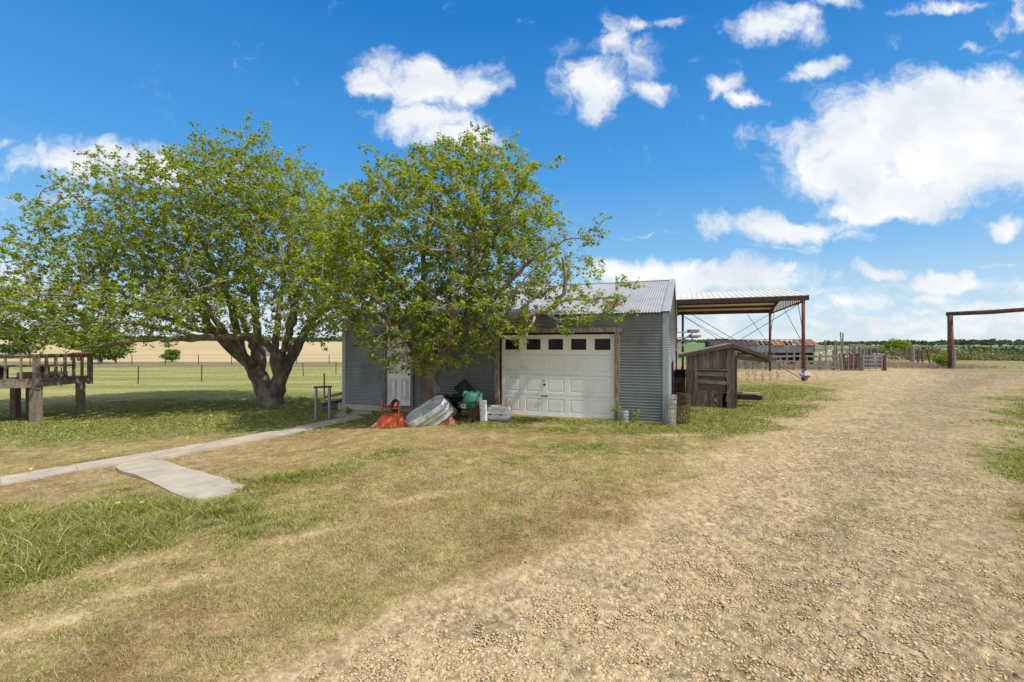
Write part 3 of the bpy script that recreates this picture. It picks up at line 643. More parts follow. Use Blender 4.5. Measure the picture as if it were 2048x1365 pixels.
kb = MB(); kb.lathe([(.0, 0), (.012, 0), (.012, .03), (.03, .04), (.032, .055), (.02, .07), (0, .072)], Matrix.Translation(G(E0 + .07, .01, 1.0)) @ NF.to_track_quat('Z', 'Y').to_matrix().to_4x4(), 12); kb.build('knob', M['dsteel'], edo, True)

# ------------------------------------------------------------------ canopy
CU, CV = GU, GV; K0 = Vector((15.4, 24.05, 0)); KW, KD = 6.35, 10.0
def K(u, v, z): return K0 + CU * u + CV * v + Vector((0, 0, z))
can = thing('open_canopy', 'tall open hay canopy on red steel posts with cable bracing behind the garage', 'canopy', K0)
kz, kr = 4.30, 5.22
sk = math.hypot(KD / 2, kr - kz)
for sgn in (1, -1):
    dn = (CV * (KD / 2) * -sgn + Vector((0, 0, kz - kr))).normalized(); nn = CU.cross(dn); nn = nn if nn.z > 0 else -nn
    mb = MB(); corr_cols(mb, K(0, KD / 2, kr + .19), CU, dn, nn, -.22, KW + .2, 0, sk + .12, pitch=.3, amp=.03, seg=10, rib=True); mb.build('roof_sheet', M['csheet'], can)
    mb = MB()
    for t in (.02, .26, .5, .74): mb.bar(K(-.05, KD / 2, kr + .1) + dn * sk * t, K(KW, KD / 2, kr + .1) + dn * sk * t, .10, .14, nn)
    mb.each('purlin', M['dsteel'], can)
    mb = MB()
    for u in (0, KW): mb.bar(K(u, KD / 2, kr), K(u, KD / 2, kr) + dn * sk, .09, .16, nn)
    mb.each('rafter', M['dsteel'], can)
mb = MB()
for v in (0, KD): mb.bar(K(-.25, v - .03, kz + .08), K(KW + .15, v - .03, kz + .08), .12, .26)
mb.each('eave_beam', M['dsteel'], can)
mb = MB(); mb.bar(K(0, 0, kz - .1), K(0, KD, kz - .1), .06, .08); mb.bar(K(KW, 0, kz - .1), K(KW, KD, kz - .1), .06, .08); mb.each('tie_beam', M['dsteel'], can)
mb = MB(); nseg = 60
for i in range(nseg):      # sheeting of the right gable
    a, b = KD * i / nseg, KD * (i + 1) / nseg; f = lambda v: kz + (kr - kz) * (1 - abs(v - KD / 2) / (KD / 2)) + .0
    d = -.05 - (.02 if i % 3 == 0 else 0); mb.add([K(d, a, kz - .06), K(d, b, kz - .06), K(d, b, f(b)), K(d, a, f(a))], [(0, 1, 2, 3)])
mb.build('gable_sheet', M['csheet'], can)
posts = [(0, 0), (0, KD), (KW, 0), (KW - .35, KD)]
for (u, v) in posts:
    p_ = MB(); b = K(u, v, 0); p_.tube([(b.x, b.y, gz(b.x, b.y) - .05), (b.x, b.y, kz + .1)], .085, 10); p_.build('post', M['steel'], can, True)
mb = MB()
def cab(a, b): mb.tube([K(*a), K(*b)], .017, 5)
cab((0, 0, kz - .1), (3.4, 0, 1.9)); cab((3.4, 0, 1.9), (KW, 0, .1)); cab((KW, 0, kz - .1), (0, .1, .05)); cab((0, KD, kz - .1), (KW - .3, KD, .3)); cab((KW - .35, KD, kz - .1), (0, KD, .4)); cab((KW - .35, KD - .1, kz - .1), (.8, KD - .1, .4))
cab((0, 0, 1.9), (0, 5, kz - .1)); cab((0, 0, 2.4), (0, 1.2, kz - .1)); cab((0, KD, 1.8), (1.5, KD, kz - .1)); cab((0, KD, 2.4), (0, KD - 1.5, kz - .1))
mb.each('brace_cable', M['dsteel'], can)
# racks on the post behind the garage
rk = thing('bracket_rack', 'two grey steel brackets each holding a short timber block beside the canopy post', 'rack', (P(1362, 700, 20.5).x, 20.5, 0))
for (py, pe, blx) in ((665, 1395, (1377, 1396)), (675.5, 1396, (1381, 1399))):
    Yb = 20.5 if py < 670 else 20.0
    t = MB(); t.bar(P(1350, py, Yb), P(pe, py, Yb), .05, .05); t.bar(P(1352, py + 25, Yb), P(pe - 10, py + 2, Yb), .05, .05); t.build('bracket', M['gate'], rk)
    t = MB(); t.bar(P(blx[0], py - 2.6, Yb), P(blx[1], py - 2.6, Yb), .35, .085 if py > 670 else .12); t.build('timber_block', M['woodh'], rk)
t = MB(); b = P(1351, 700, 20.3); t.bar((b.x, b.y, gz(b.x, b.y) - .1), (b.x, b.y, 2.75), .09, .09, (1, 0, 0)); t.build('post', M['steel'], rk)
# state-shaped sign at the foot of the post
fx = K(0, -.25, 0); fx.z = gz(fx.x, fx.y)
tx = thing('state_shaped_sign', 'blue, white and red state-shaped sign leaning at the foot of the canopy post', 'sign', fx)
outl = [(.33, 1.0), (.52, 1.0), (.52, .78), (.66, .74), (.80, .70), (.92, .70), (.95, .45), (.90, .36), (.76, .22), (.66, .02), (.56, .06), (.50, .24), (.42, .34), (.34, .32), (.28, .38), (.18, .44), (.04, .56), (.33, .56)]
def clipx(pl, f):
    out = []
    for i in range(len(pl)):
        a, b = pl[i], pl[(i + 1) % len(pl)]; fa, fb = f(a), f(b)
        if fa >= 0: out.append(a)
        if fa * fb < 0: t = fa / (fa - fb); out.append((a[0] + (b[0] - a[0]) * t, a[1] + (b[1] - a[1]) * t))
    return out
dr = Vector((.93, -.35, 0)); ty = Vector((.05, .15, 1)).normalized(); nn_ = dr.cross(ty)
for nm, mt, pl in (('blue_field', 'blue', clipx(outl, lambda p: .52 - p[0])), ('white_band', 'plain_white', clipx(clipx(outl, lambda p: p[0] - .52), lambda p: p[1] - .45)), ('red_band', 'dred', clipx(clipx(outl, lambda p: p[0] - .52), lambda p: .45 - p[1]))):
    s_ = .66; vs = [fx + dr * ((p[0] - .5) * s_) + ty * (p[1] * s_) + nn_ * d for d in (.012, -.012) for p in pl]; n = len(pl)
    t = MB(); t.add(vs, [tuple(range(n)), tuple(range(2 * n - 1, n - 1, -1))] + [(k, n + k, n + (k + 1) % n, (k + 1) % n) for k in range(n)]); t.build(nm, M[mt], tx)
t = MB(); c = fx + dr * (-.14 * .66) + ty * (.55 * .66) + nn_ * .016
t.add([c + (dr * math.sin(k * math.pi / 5) + ty * math.cos(k * math.pi / 5)) * (.075 if k % 2 == 0 else .03) for k in range(10)] , [tuple(range(10))]); t.build('star', M['plain_white'], tx)

# ------------------------------------------------------------------ wooden lean-to hut
HE = GU * -1; H0 = Vector((5.35, 13.9, 0)); HD = 3.1
def H(s, d, z): return H0 + HE * s + GV * d + Vector((0, 0, z))
hut = thing('wooden_hut', 'small weathered plank hut with a low split gable roof beside the garage wall', 'hut', H0)
pk, zl, zr = 1.86, 1.52, 1.44
rz = lambda s: zl + (pk - zl) * (s + .25) / 1.49 if s < 1.24 else pk + (zr - pk) * (s - 1.24) / 1.12
def boards(name, s0, s1, z0f, z1f, w, d, vert=True, mt='woodv'):
    t = MB(); s = s0
    while s < s1 - .01:
        ww = min(w * random.uniform(.75, 1.2), s1 - s); c = s + ww / 2; za, zb = z0f(c), z1f(c) + random.uniform(-.015, .01)
        t.obox(H(c, d + random.uniform(-.006, .006), (za + zb) / 2), HE * (ww - .006), GV * .022, Vector((random.uniform(-.004, .004), 0, zb - za))); s += ww
    return t.build(name, M[mt], hut)
boards('wall', .26, 1.10, lambda s: 1.16, lambda s: rz(s) - .03, .095, 0)
boards('wall', .0, .30, lambda s: -.05, lambda s: rz(s) - .03, .12, .004)
boards('wall', 1.10, 1.32, lambda s: -.05, lambda s: pk - .06, .12, -.004)
boards('lower_panel', .28, .98, lambda s: -.05, lambda s: .50, .085, -.02)
t = MB()
for (z, h, tl) in ((1.135, .04, .0), (1.03, .045, -.01), (.97, .05, -.02), (.76, .10, -.03), (.46, .03, 0)):
    t.obox(H(.68, -.03, z), (HE * .84 + Vector((0, 0, tl))), GV * .022, Zv * h)
t.obox(H(.24, -.035, 1.0), HE * .06, GV * .03, Zv * .95)
t.build('slat', M['woodh'], hut)
t = MB(); t.obox(H(.66, .06, .85), HE * .82, GV * .02, Zv * .72); t.build('inner_panel', M['wood'], hut)
for sd_x, nm in ((0.0, 'l'), (1.30, 'r')):
    t = MB(); d = .0
    while d < HD: t.obox(H(sd_x, d + .07, (rz(sd_x) - .05) / 2), HE * .02, GV * .13, Zv * (rz(sd_x) - .0)); d += .14
    t.build('side_wall', M['woodv'], hut)
boards('back_wall', 0, 1.3, lambda s: 0, lambda s: rz(s) - .03, .14, HD)
for (s0, s1) in ((-.25, 1.24), (1.24, 2.36)):
    a, b = H(s0, -.18, rz(s0 + 1e-4) + .01), H(s1, -.18, rz(s1 - 1e-4) + .01)
    t = MB(); n = GV.cross(b - a).normalized(); n = n if n.z > 0 else -n
    t.obox((a + b) / 2 + GV * (HD + .3) / 2 + n * .045, b - a, GV * (HD + .3), n * .025); t.build('roof', M['woodh'], hut)
    t = MB(); t.obox((a + b) / 2 - GV * .015 - n * .01, b - a, GV * .025, n * .09); t.obox((a + b) / 2 - GV * .03 + n * .035, b - a, GV * .03, n * .03); t.build('fascia', M['wood'], hut)
    t = MB()
    for k in range(5): t.obox((a + b) / 2 + GV * (.4 + k * .65) - n * .005, b - a, GV * .04, n * .07)
    t.each('rafter', M['wood'], hut)
t = MB(); t.bar(H(1.32, 0, 1.52), H(2.2, 0, 1.42), .04, .13); t.build('cross_beam', M['wood'], hut)
t = MB(); t.bar(H(1.34, -.01, -.05), H(1.34, -.01, 1.55), .05, .05, (1, 0, 0)); t.build('post', M['steel'], hut)
t = MB(); t.obox(H(.79, -.05, .26), HE * .03, GV * .02, Zv * .30); t.build('slot', M['dark'], hut)
t = MB(); t.obox(H(.785, -.064, .24), HE * .045, GV * .02, Zv * .09); t.build('latch_block', M['tan'], hut)
for pts in ([(1.07, 1.06), (1.09, .92), (1.13, .80), (1.17, .73)], [(1.22, .60), (1.14, .48), (1.10, .33), (1.07, .20)]):
    t = MB(); t.tube([H(a, -.06, b) for a, b in pts], .009, 6); solo(t, 'hanging_rope', M['rope'], 'frayed tan rope end hanging on the hut wall ' + ('beside the open slats' if pts[0][1] > 1 else 'low down by the hut corner'), 'rope')
# shadowy old cart behind the hut's left edge
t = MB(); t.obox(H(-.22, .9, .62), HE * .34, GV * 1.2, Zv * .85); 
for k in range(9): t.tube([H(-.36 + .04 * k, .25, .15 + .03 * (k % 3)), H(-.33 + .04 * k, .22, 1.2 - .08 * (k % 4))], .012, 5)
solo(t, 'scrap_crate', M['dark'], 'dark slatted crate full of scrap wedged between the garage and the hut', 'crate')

# wire rolls and cages
def wire_roll(name, c, r, h, n, mt, label, lean=(0, 0), cat='wire roll', r2=None, group=None):
    root = thing(name, label, cat, c, group)
    def ring(z, rr, j): return [Vector((c[0] + math.cos(a) * rr * (1 + random.uniform(-j, j)) + lean[0] * z, c[1] + math.sin(a) * rr * (1 + random.uniform(-j, j)) + lean[1] * z, c[2] + z + random.uniform(-1, 1) * .008)) for a in np.linspace(0, 2 * math.pi, 15)]
    t = MB()
    for k in range(n): t.tube(ring(h * k / (n - 1), r * (1 + .05 * math.sin(k * 1.3)), .05), .0045, 4, False)
    t.build('wire_ring', M[mt], root)
    t = MB()
    for k in range(16):
        a = 2 * math.pi * k / 16; t.tube([Vector((c[0] + math.cos(a + .1 * (i % 2)) * r * .99 + lean[0] * h * i / 6, c[1] + math.sin(a + .1 * (i % 2)) * r * .99 + lean[1] * h * i / 6, c[2] + h * i / 6)) for i in range(7)], .0035, 4, False)
    for k in range(3): t.tube(ring(h * (.5 + .25 * k), r * .6, .2), .005, 4, False)
    t.build('wire_mesh', M[mt], root)
    return root
c = G(-.06, -.28, 0); c.z = gz(c.x, c.y)
wire_roll('wire_roll', c, .135, .70, 34, 'wire', 'tall silver roll of fence wire standing at the front corner of the garage', (.03, 0))
c = G(-.34, -.05, 0); c.z = gz(c.x, c.y)
wire_roll('wire_roll', c, .16, .72, 34, 'rwire', 'rusty brown roll of barbed wire just right of the silver roll', (.02, 0))
c = G(1.0, -.24, 0); c.z = gz(c.x, c.y)
wire_roll('wire_roll', c, .13, .28, 18, 'wire', 'short grey roll of wire on the grass beside the overhead door frame')
c = H(-.05, -.9, 0)
root = thing('wire_cage', 'rusty wire mesh cage panel standing in grass in front of the plank hut', 'cage', c)
t = MB()
for k in range(9): t.tube([H(-.42 + .85 * i / 8, -.9 + .10 * math.sin(i * .8), .03 + .11 * k) for i in range(9)], .005 if k % 2 else .0035, 4)
t.build('horizontal_wire', M['rwire'], root)
t = MB()
for k in range(22): t.tube([H(-.42 + .85 * k / 21, -.9 + .10 * math.sin(k * 8 / 21 * .8), .0), H(-.42 + .85 * k / 21, -.9 + .10 * math.sin(k * 8 / 21 * .8), .92)], .0035, 4)
t.build('vertical_wire', M['rwire'], root)
# boards stacked right of the hut
for k, (w_, mt, lb) in enumerate(((.75, 'dark', 'dark bottom board'), (.62, 'dsteel', 'dark brown middle board'), (.72, 'tan', 'pale top board'))):
    t = MB(); a = H(1.35, .6, .27 + .065 * k); t.bar(a, a + HE * w_ + GV * .1, .22, .05 if k else .12); solo(t, 'board', M[mt], lb + ' of the low stack poking out right of the plank hut', 'board', 'boards stacked by the hut')

# ------------------------------------------------------------------ trees
def in_garage(p, mrg=.15):
    u, v = Guv(p[:, 0], p[:, 1]); roof = EH + (RH - EH) * (1 - np.abs(v - GD / 2) / (GD / 2)) + .12
    return (u > -mrg) & (u < GW + mrg) & (v > -mrg) & (v < GD + mrg) & (p[:, 2] < roof + mrg)
def ell_pts(ells, n):
    vol = A_([e[3] * e[4] * e[5] * (e[6] if len(e) > 6 else 1) for e in ells]); out = []
    for e, k in zip(ells, (vol / vol.sum() * n).astype(int)):
        d = rng.normal(size=(k, 3)); d /= np.linalg.norm(d, axis=1)[:, None]; d *= (rng.random(k) ** .42)[:, None]
        out.append(d * A_(e[3:6]) + A_(e[:3]))
    return np.concatenate(out)
def colonize(limbs, attr, step, kill, infl, iters, trop=.05):
    pos, par, rpre = [], [], []
    for pts in limbs:      # pts: (Vector, r); first point may join an existing node
        p0 = pts[0][0]
        if pos:
            d = [(p0 - Vector(q)).length for q in pos]; pi = int(np.argmin(d))
        else: pos.append(tuple(p0)); par.append(-1); rpre.append(pts[0][1]); pi = 0
        last = pi
        for k in range(len(pts) - 1):
            a, b = pts[k], pts[k + 1]; n = max(1, int(round((b[0] - a[0]).length / step)))
            for i in range(1, n + 1):
                t = i / n; w = Vector((random.uniform(-1, 1), random.uniform(-1, 1), random.uniform(-1, 1))) * .045 * (1 if i < n else 0)
                if k == 0 and len(limbs) and last == pi: pass
                pos.append(tuple(a[0].lerp(b[0], t) + w)); par.append(last); rpre.append(a[1] + (b[1] - a[1]) * t); last = len(pos) - 1
    P_ = [A_(p) for p in pos]; npre = len(P_); nch = [0] * npre
    att = attr[~in_garage(attr)]; alive = np.ones(len(att), bool)
    PP = A_(P_); best = np.full(len(att), 1e9); bi = np.zeros(len(att), int)
    def upd(new0):
        q = A_(P_[new0:])
        if not len(q): return
        for c in range(0, len(q), 400):
            d = np.linalg.norm(att[:, None] - q[None, c:c + 400], axis=2); k = d.argmin(1); dm = d[np.arange(len(att)), k]
            b = dm < best; best[b] = dm[b]; bi[b] = k[b] + new0 + c
    upd(0)
    for it in range(iters):
        alive &= best > kill
        s = alive & (best < infl)
        if not s.any(): break
        q = A_(P_); d = att[s] - q[bi[s]]; d /= np.linalg.norm(d, axis=1)[:, None] + 1e-9
        acc_ = np.zeros((len(P_), 3)); np.add.at(acc_, bi[s], d); idx = np.unique(bi[s]); n0 = len(P_)
        for k in idx:
            if nch[k] >= 3: continue
            v = acc_[k]; ln_ = np.linalg.norm(v)
            if ln_ < 1e-6: continue
            v = v / ln_ + rng.normal(0, .22, 3) + A_([0, 0, trop])
            if par[k] >= 0:
                dd = q[k] - q[par[k]]; dd /= np.linalg.norm(dd) + 1e-9; v = v + .35 * dd
            v /= np.linalg.norm(v); P_.append(q[k] + v * step); par.append(int(k)); rpre.append(0); nch.append(0); nch[k] += 1
        if len(P_) == n0: break
        upd(n0)
    return A_(P_), A_(par), A_(rpre)
def tree_mesh(base, limbs, ells, nattr, step, leafmat, tint, name, label, cat, dead=(), tip=.0045, ex=1.95, lpt=4, lsize=.075, extra_tw=2, spikes=(), group=None, nokeep=None, kill=1.35, nspk=20, spl=1):
    root = thing(name, label, cat, base, group)
    att = ell_pts(ells, int(nattr * 1.5))
    cl = fbm(att[:, 0] * .9 + att[:, 1] * .35, att[:, 2] * 1.5 - att[:, 1] * .5, 77, 3); att = att[(cl > .47) | (rng.random(len(att)) < .28)]
    for _ in range(nspk):
        e = ells[rng.integers(len(ells))]; a_ = rng.uniform(0, 2 * math.pi); el_ = rng.uniform(.1, 1.3); d_ = A_([math.cos(a_) * math.cos(el_), math.sin(a_) * math.cos(el_), math.sin(el_)])
        p0 = A_(e[:3]) + d_ * A_(e[3:6]) * .85; ln_ = rng.uniform(.5, 1.5) * spl; up_ = d_ * .8 + A_([0, 0, .7]); up_ /= np.linalg.norm(up_)
        att = np.concatenate([att, p0 + up_ * np.linspace(0, ln_, 7)[:, None] + rng.normal(0, .05, (7, 3))])
    for (p, q_, k) in spikes: att = np.concatenate([att, A_(p)[None] + (A_(q_) - A_(p))[None] * np.linspace(0, 1, k)[:, None] + rng.normal(0, .06, (k, 3))])
    P_, par, rpre = colonize(limbs, att, step, step * kill, step * 6, 90)
    n = len(P_); ch = [[] for _ in range(n)]
    for k in range(n):
        if par[k] >= 0: ch[par[k]].append(k)
    r = np.zeros(n)
    for k in range(n - 1, -1, -1):
        s_ = sum(r[c] ** ex for c in ch[k]); r[k] = max(tip, s_ ** (1 / ex)) if ch[k] else tip
    pre = rpre > 0; r[pre] = rpre[pre]
    for k in range(n):
        if par[k] >= 0: r[k] = min(r[k], r[par[k]] * .97 if par[k] > 0 else r[k])
    # chains
    tv = MB(); bv = MB(); V3 = [Vector(p) for p in P_]
    def chain(start, first):
        pts = [V3[par[first]], V3[first]] if par[first] >= 0 else [V3[first]]; rr_ = [min(r[par[first]], r[first] * 1.25) if par[first] >= 0 else r[first], r[first]]; cur = first
        todo = []
        while ch[cur]:
            c = sorted(ch[cur], key=lambda q: -r[q]); todo += c[1:]; cur = c[0]; pts.append(V3[cur]); rr_.append(r[cur])
        mx_ = max(rr_[1:]); (tv if mx_ > .045 else bv).tube(pts, rr_, 12 if mx_ > .15 else (8 if mx_ > .05 else (4 if mx_ > .012 else 3)), False, .07 if mx_ > .1 else 0)
        return todo
    st = list(ch[0]); 
    while st: st += chain(None, st.pop())
    # flare of the root
    lv, lt = [], []; tw = bv; dead_ = lambda p: any(((p[0] - e[0]) / e[3]) ** 2 + ((p[1] - e[1]) / e[4]) ** 2 + ((p[2] - e[2]) / e[5]) ** 2 < 1 for e in dead)
    spots = []
    for k in range(1, n):
        if r[k] > .026: continue
        tipn = not ch[k]; cnt = extra_tw + (1 if tipn else 0)
        dd = (V3[k] - V3[par[k]]).normalized(); isdead = dead_(P_[k])
        for _ in range(cnt):
            if not tipn and random.random() > .72: continue
            d = (dd * random.uniform(.2, 1.1) + Vector(rng.normal(0, .62, 3)) + Vector((0, 0, .12))).normalized(); ln_ = random.uniform(.12, .36) * (step / .28)
            q_ = V3[k] + d * ln_
            if in_garage(A_([q_]), .03)[0]: continue
            tw.tube([V3[k], V3[k] + d * ln_ * .5 + Vector(rng.normal(0, .02, 3)), q_], [.0055, .0045, .003], 3, False)
            if (isdead and random.random() < .8) or (random.random() < .18): continue
            for i in range(lpt): spots.append((V3[k] + d * ln_ * random.uniform(.55, 1.15), d))
    ns = len(spots)
    Pp = A_([s_[0] for s_ in spots]) + rng.normal(0, .032, (ns, 3)); az = rng.uniform(0, 2 * math.pi, ns)
    td = np.stack([np.cos(az), np.sin(az), rng.uniform(-.9, .25, ns)], -1); td /= np.linalg.norm(td, axis=1)[:, None]
    up = np.stack([rng.normal(.1, .45, ns), rng.normal(-.1, .45, ns), np.ones(ns)], -1); sdv = np.cross(td, up); sdv /= np.linalg.norm(sdv, axis=1)[:, None]; nv = np.cross(sdv, td)
    s_ = lsize * rng.uniform(.55, 1.25, ns)[:, None]; f_ = nv * s_ * .16
    v0 = Pp; v1 = Pp + td * s_ * .38 + sdv * s_ * .44 + f_; v2 = Pp + td * s_ * 1.05 - f_ * .6; v3 = Pp + td * s_ * .38 - sdv * s_ * .44 + f_; v4 = Pp + td * s_ * .45
    Vl = np.stack([v0, v1, v2, v3, v4], 1).reshape(-1, 3); ii = np.arange(ns)[:, None] * 5
    Fl = np.concatenate([ii + A_([[0, 1, 4]]), ii + A_([[1, 2, 4]]), ii + A_([[4, 2, 3]]), ii + A_([[4, 3, 0]])])
    t_ = np.clip(rng.random(ns) * .75 + .45 * (fbm(Pp[:, 0] * .8, Pp[:, 2] * .8 + Pp[:, 1], 7) - .3), 0, 1); c = lerp(A_(tint[0]), A_(tint[1]), t_); c = lerp(c, A_([.30, .19, .05]), (rng.random(ns) < .025) * .8)
    fast_mesh('crown', Vl, Fl, np.repeat(c, 5, 0), leafmat, root)
    tv.build('trunk', M['bark'], root, True)
    bv.build('branches', M['twig'], root, False)
    print('TREE', label, n, ns)
    return root
def LP(*pts): return [(P(a, b, c), r) for a, b, c, r in pts]
LEAF = ([.10, .17, .016], [.42, .49, .05])
# the mulberry by the garage door
b2 = gp(863, 846); by = 11.95
l2 = [LP((863, 850, by, .34), (862, 835, by, .29), (861, 805, by, .265), (860, 775, by, .265), (862, 748, by, .27)),
      LP((862, 748, by, .2), (846, 735, by - .05, .165), (836, 705, 11.8, .14), (815, 672, 11.6, .11), (780, 645, 11.4, .085), (735, 628, 11.2, .06), (690, 610, 11.0, .04)),
      LP((862, 748, by, .2), (868, 722, 12.1, .15), (862, 690, 12.2, .13), (852, 640, 12.3, .11), (845, 580, 12.3, .09), (850, 500, 12.3, .06), (862, 420, 12.2, .035), (868, 340, 12.2, .018)),
      LP((862, 748, by, .2), (884, 730, 11.9, .175), (902, 690, 11.8, .14), (930, 653, 11.7, .12), (941, 611, 11.8, .10), (938, 545, 11.8, .08), (946, 470, 11.8, .055), (955, 390, 11.8, .03), (942, 290, 11.8, .014)),
      LP((905, 688, 11.8, .12), (925, 668, 11.3, .10), (960, 645, 10.9, .09), (1010, 634, 10.8, .085), (1070, 630, 10.7, .07), (1112, 612, 10.6, .055), (1130, 572, 10.5, .045), (1128, 530, 10.5, .03)),
      LP((1070, 630, 10.7, .05), (1130, 600, 10.4, .035), (1190, 598, 10.3, .025), (1240, 600, 10.2, .015)),
      LP((930, 653, 11.7, .09), (985, 600, 11.0, .06), (1040, 545, 10.8, .045), (1090, 500, 10.7, .03), (1130, 480, 10.6, .018), (1165, 478, 10.5, .012), (1198, 472, 10.5, .006)),
      LP((1010, 634, 10.8, .05), (1022, 590, 10.7, .035), (1062, 545, 10.7, .02), (1090, 508, 10.7, .012), (1120, 498, 10.7, .007)), LP((1040, 632, 10.75, .05), (1075, 590, 10.6, .03), (1105, 548, 10.6, .018), (1135, 520, 10.6, .01), (1172, 512, 10.6, .006)), LP((985, 638, 10.85, .05), (995, 598, 10.9, .03), (1008, 560, 11, .016)),
      LP((1070, 630, 10.7, .04), (1062, 655, 10.5, .02), (1050, 672, 10.4, .01), (1040, 682, 10.4, .006)), LP((1085, 626, 10.7, .035), (1120, 640, 10.4, .02), (1160, 640, 10.3, .014), (1215, 632, 10.3, .008)),
      LP((855, 720, 11.8, .12), (830, 690, 11.2, .10), (790, 660, 10.6, .07), (760, 640, 10.1, .05)),
      LP((880, 728, 11.8, .12), (895, 690, 11.2, .09), (905, 620, 10.5, .07), (910, 540, 10.2, .05), (900, 460, 10.1, .03)),
      LP((848, 640, 12.3, .08), (800, 570, 12.3, .07), (760, 500, 12.3, .045), (740, 430, 12.2, .025)),
      LP((945, 560, 11.8, .07), (990, 480, 11.8, .05), (1030, 400, 11.8, .03), (1050, 345, 11.8, .014))]
e2 = [(-2.6, 11.0, 1.9, 1.2, .7, .6, 1.8), (-1.5, 11.0, 2.0, 1.3, .7, .6, 1.8), (-2.1, 10.9, 1.6, 1.3, .5, .42, 2.5), (-1.6, 11.9, 4.7, 3.0, 2.3, 2.2), (-1.0, 12.0, 6.0, 1.7, 1.5, 1.3), (-3.3, 11.4, 3.5, 2.1, 1.8, 1.5), (-1.2, 11.0, 2.9, 2.0, 1.4, 1.0, 1.3), (-2.6, 10.9, 2.3, 1.4, 1.0, .65, 1.3), (1.7, 10.45, 2.72, 1.35, .6, .55, .8), (.5, 11.3, 4.0, 1.8, 1.4, 1.4, .8), (2.2, 10.3, 3.0, .8, .45, .32, .6)]
tree_mesh(b2, l2, e2, 11000, .20, M['leaf'], LEAF, 'mulberry_tree', 'multi-stemmed mulberry tree right in front of the garage wall, between its two doors', 'tree', dead=((1.35, 10.6, 4.3, .8, .8, .5), (.6, 10.8, 3.2, 1.0, .5, .6)), lpt=9, lsize=.080, extra_tw=3, nspk=18, spl=.6,
          spikes=[((-.9, 11.9, 7), (-1.0, 11.9, 7.65), 6), ((-.3, 12, 6.6), (-.15, 12, 7.55), 6), ((-1.9, 12, 6.6), (-1.95, 12, 7.35), 5), ((.5, 12, 6.4), (1.2, 12, 6.85), 6), ((-3.9, 12, 5.6), (-4.1, 12, 6.3), 5)])
# the wide old mulberry on the lawn
b1 = gp(541, 806); B = 17.0
l1 = [LP((541, 812, B, .47), (541, 800, B, .45), (541, 788, B, .42)),
      LP((541, 795, B, .36), (527, 778, B, .33), (519, 755, B, .31), (508, 738, B, .28)),
      LP((508, 738, B, .26), (484, 716, B - .1, .20), (462, 697, B - .3, .18), (436, 672, B - .6, .14), (400, 620, B - 1, .11), (345, 560, B - 1.3, .08), (280, 500, B - 1.5, .055), (200, 440, B - 1.5, .03), (120, 370, B - 1.5, .014)),
      LP((508, 738, B, .22), (494, 722, B, .19), (481, 698, B, .17), (475, 672, B, .14), (462, 610, B, .12), (430, 540, B, .09), (390, 460, B, .06), (350, 380, B, .03)),
      LP((519, 745, B, .24), (522, 722, B + .2, .20), (517, 695, B + .2, .17), (514, 672, B + .2, .15), (508, 600, B + .2, .12), (498, 500, B + .2, .09), (500, 400, B + .2, .06), (505, 300, B + .2, .025)),
      LP((541, 795, B, .33), (556, 778, B - .1, .29), (561, 755, B - .1, .27), (571, 733, B - .1, .25)),
      LP((571, 733, B - .1, .22), (583, 714, B - .1, .19), (595, 694, B - .2, .17), (610, 662, B - .3, .13), (645, 610, B - .4, .10), (680, 550, B - .4, .07), (700, 490, B - .4, .04), (720, 420, B - .4, .02)),
      LP((571, 733, B - .3, .18), (548, 703, B - .8, .15), (530, 684, B - 1.1, .135), (500, 673, B - 1.4, .125), (455, 674, B - 1.8, .115), (400, 676, B - 2.2, .105), (350, 678, B - 2.5, .09), (300, 680, B - 2.8, .075), (240, 688, B - 3.2, .055), (190, 694, B - 3.4, .04), (150, 700, B - 3.5, .02)),
      LP((561, 752, B, .2), (547, 722, B, .15), (551, 690, B, .13), (556, 650, B, .11), (562, 590, B, .09), (578, 500, B, .06), (590, 400, B, .03)),
      LP((583, 714, B - .1, .14), (578, 690, B + .4, .12), (575, 650, B + .9, .10), (600, 570, B + 1.5, .07), (620, 480, B + 2, .04)),
      LP((505, 730, B - .2, .16), (470, 690, B - 1.2, .12), (430, 640, B - 2.2, .09), (400, 590, B - 3.0, .06), (370, 540, B - 3.6, .035)),
      LP((560, 740, B - .2, .15), (570, 690, B - 1.2, .11), (590, 640, B - 2.2, .08), (600, 570, B - 3, .05)),
      LP((515, 730, B + .2, .15), (500, 680, B + 1.4, .11), (470, 610, B + 2.4, .08), (430, 540, B + 3.2, .04)),
      LP((436, 672, B - .6, .10), (370, 650, B - 1.5, .08), (290, 620, B - 2.2, .06), (200, 600, B - 2.8, .045), (110, 590, B - 3.2, .03), (30, 590, B - 3.4, .018)),
      LP((400, 676, B - 2.2, .07), (330, 655, B - 2.6, .055), (240, 645, B - 3, .04), (130, 650, B - 3.3, .03), (40, 670, B - 3.6, .018)),
      LP((610, 662, B - .3, .08), (650, 640, B - 1, .06), (690, 630, B - 1.6, .045), (720, 650, B - 2, .025))]
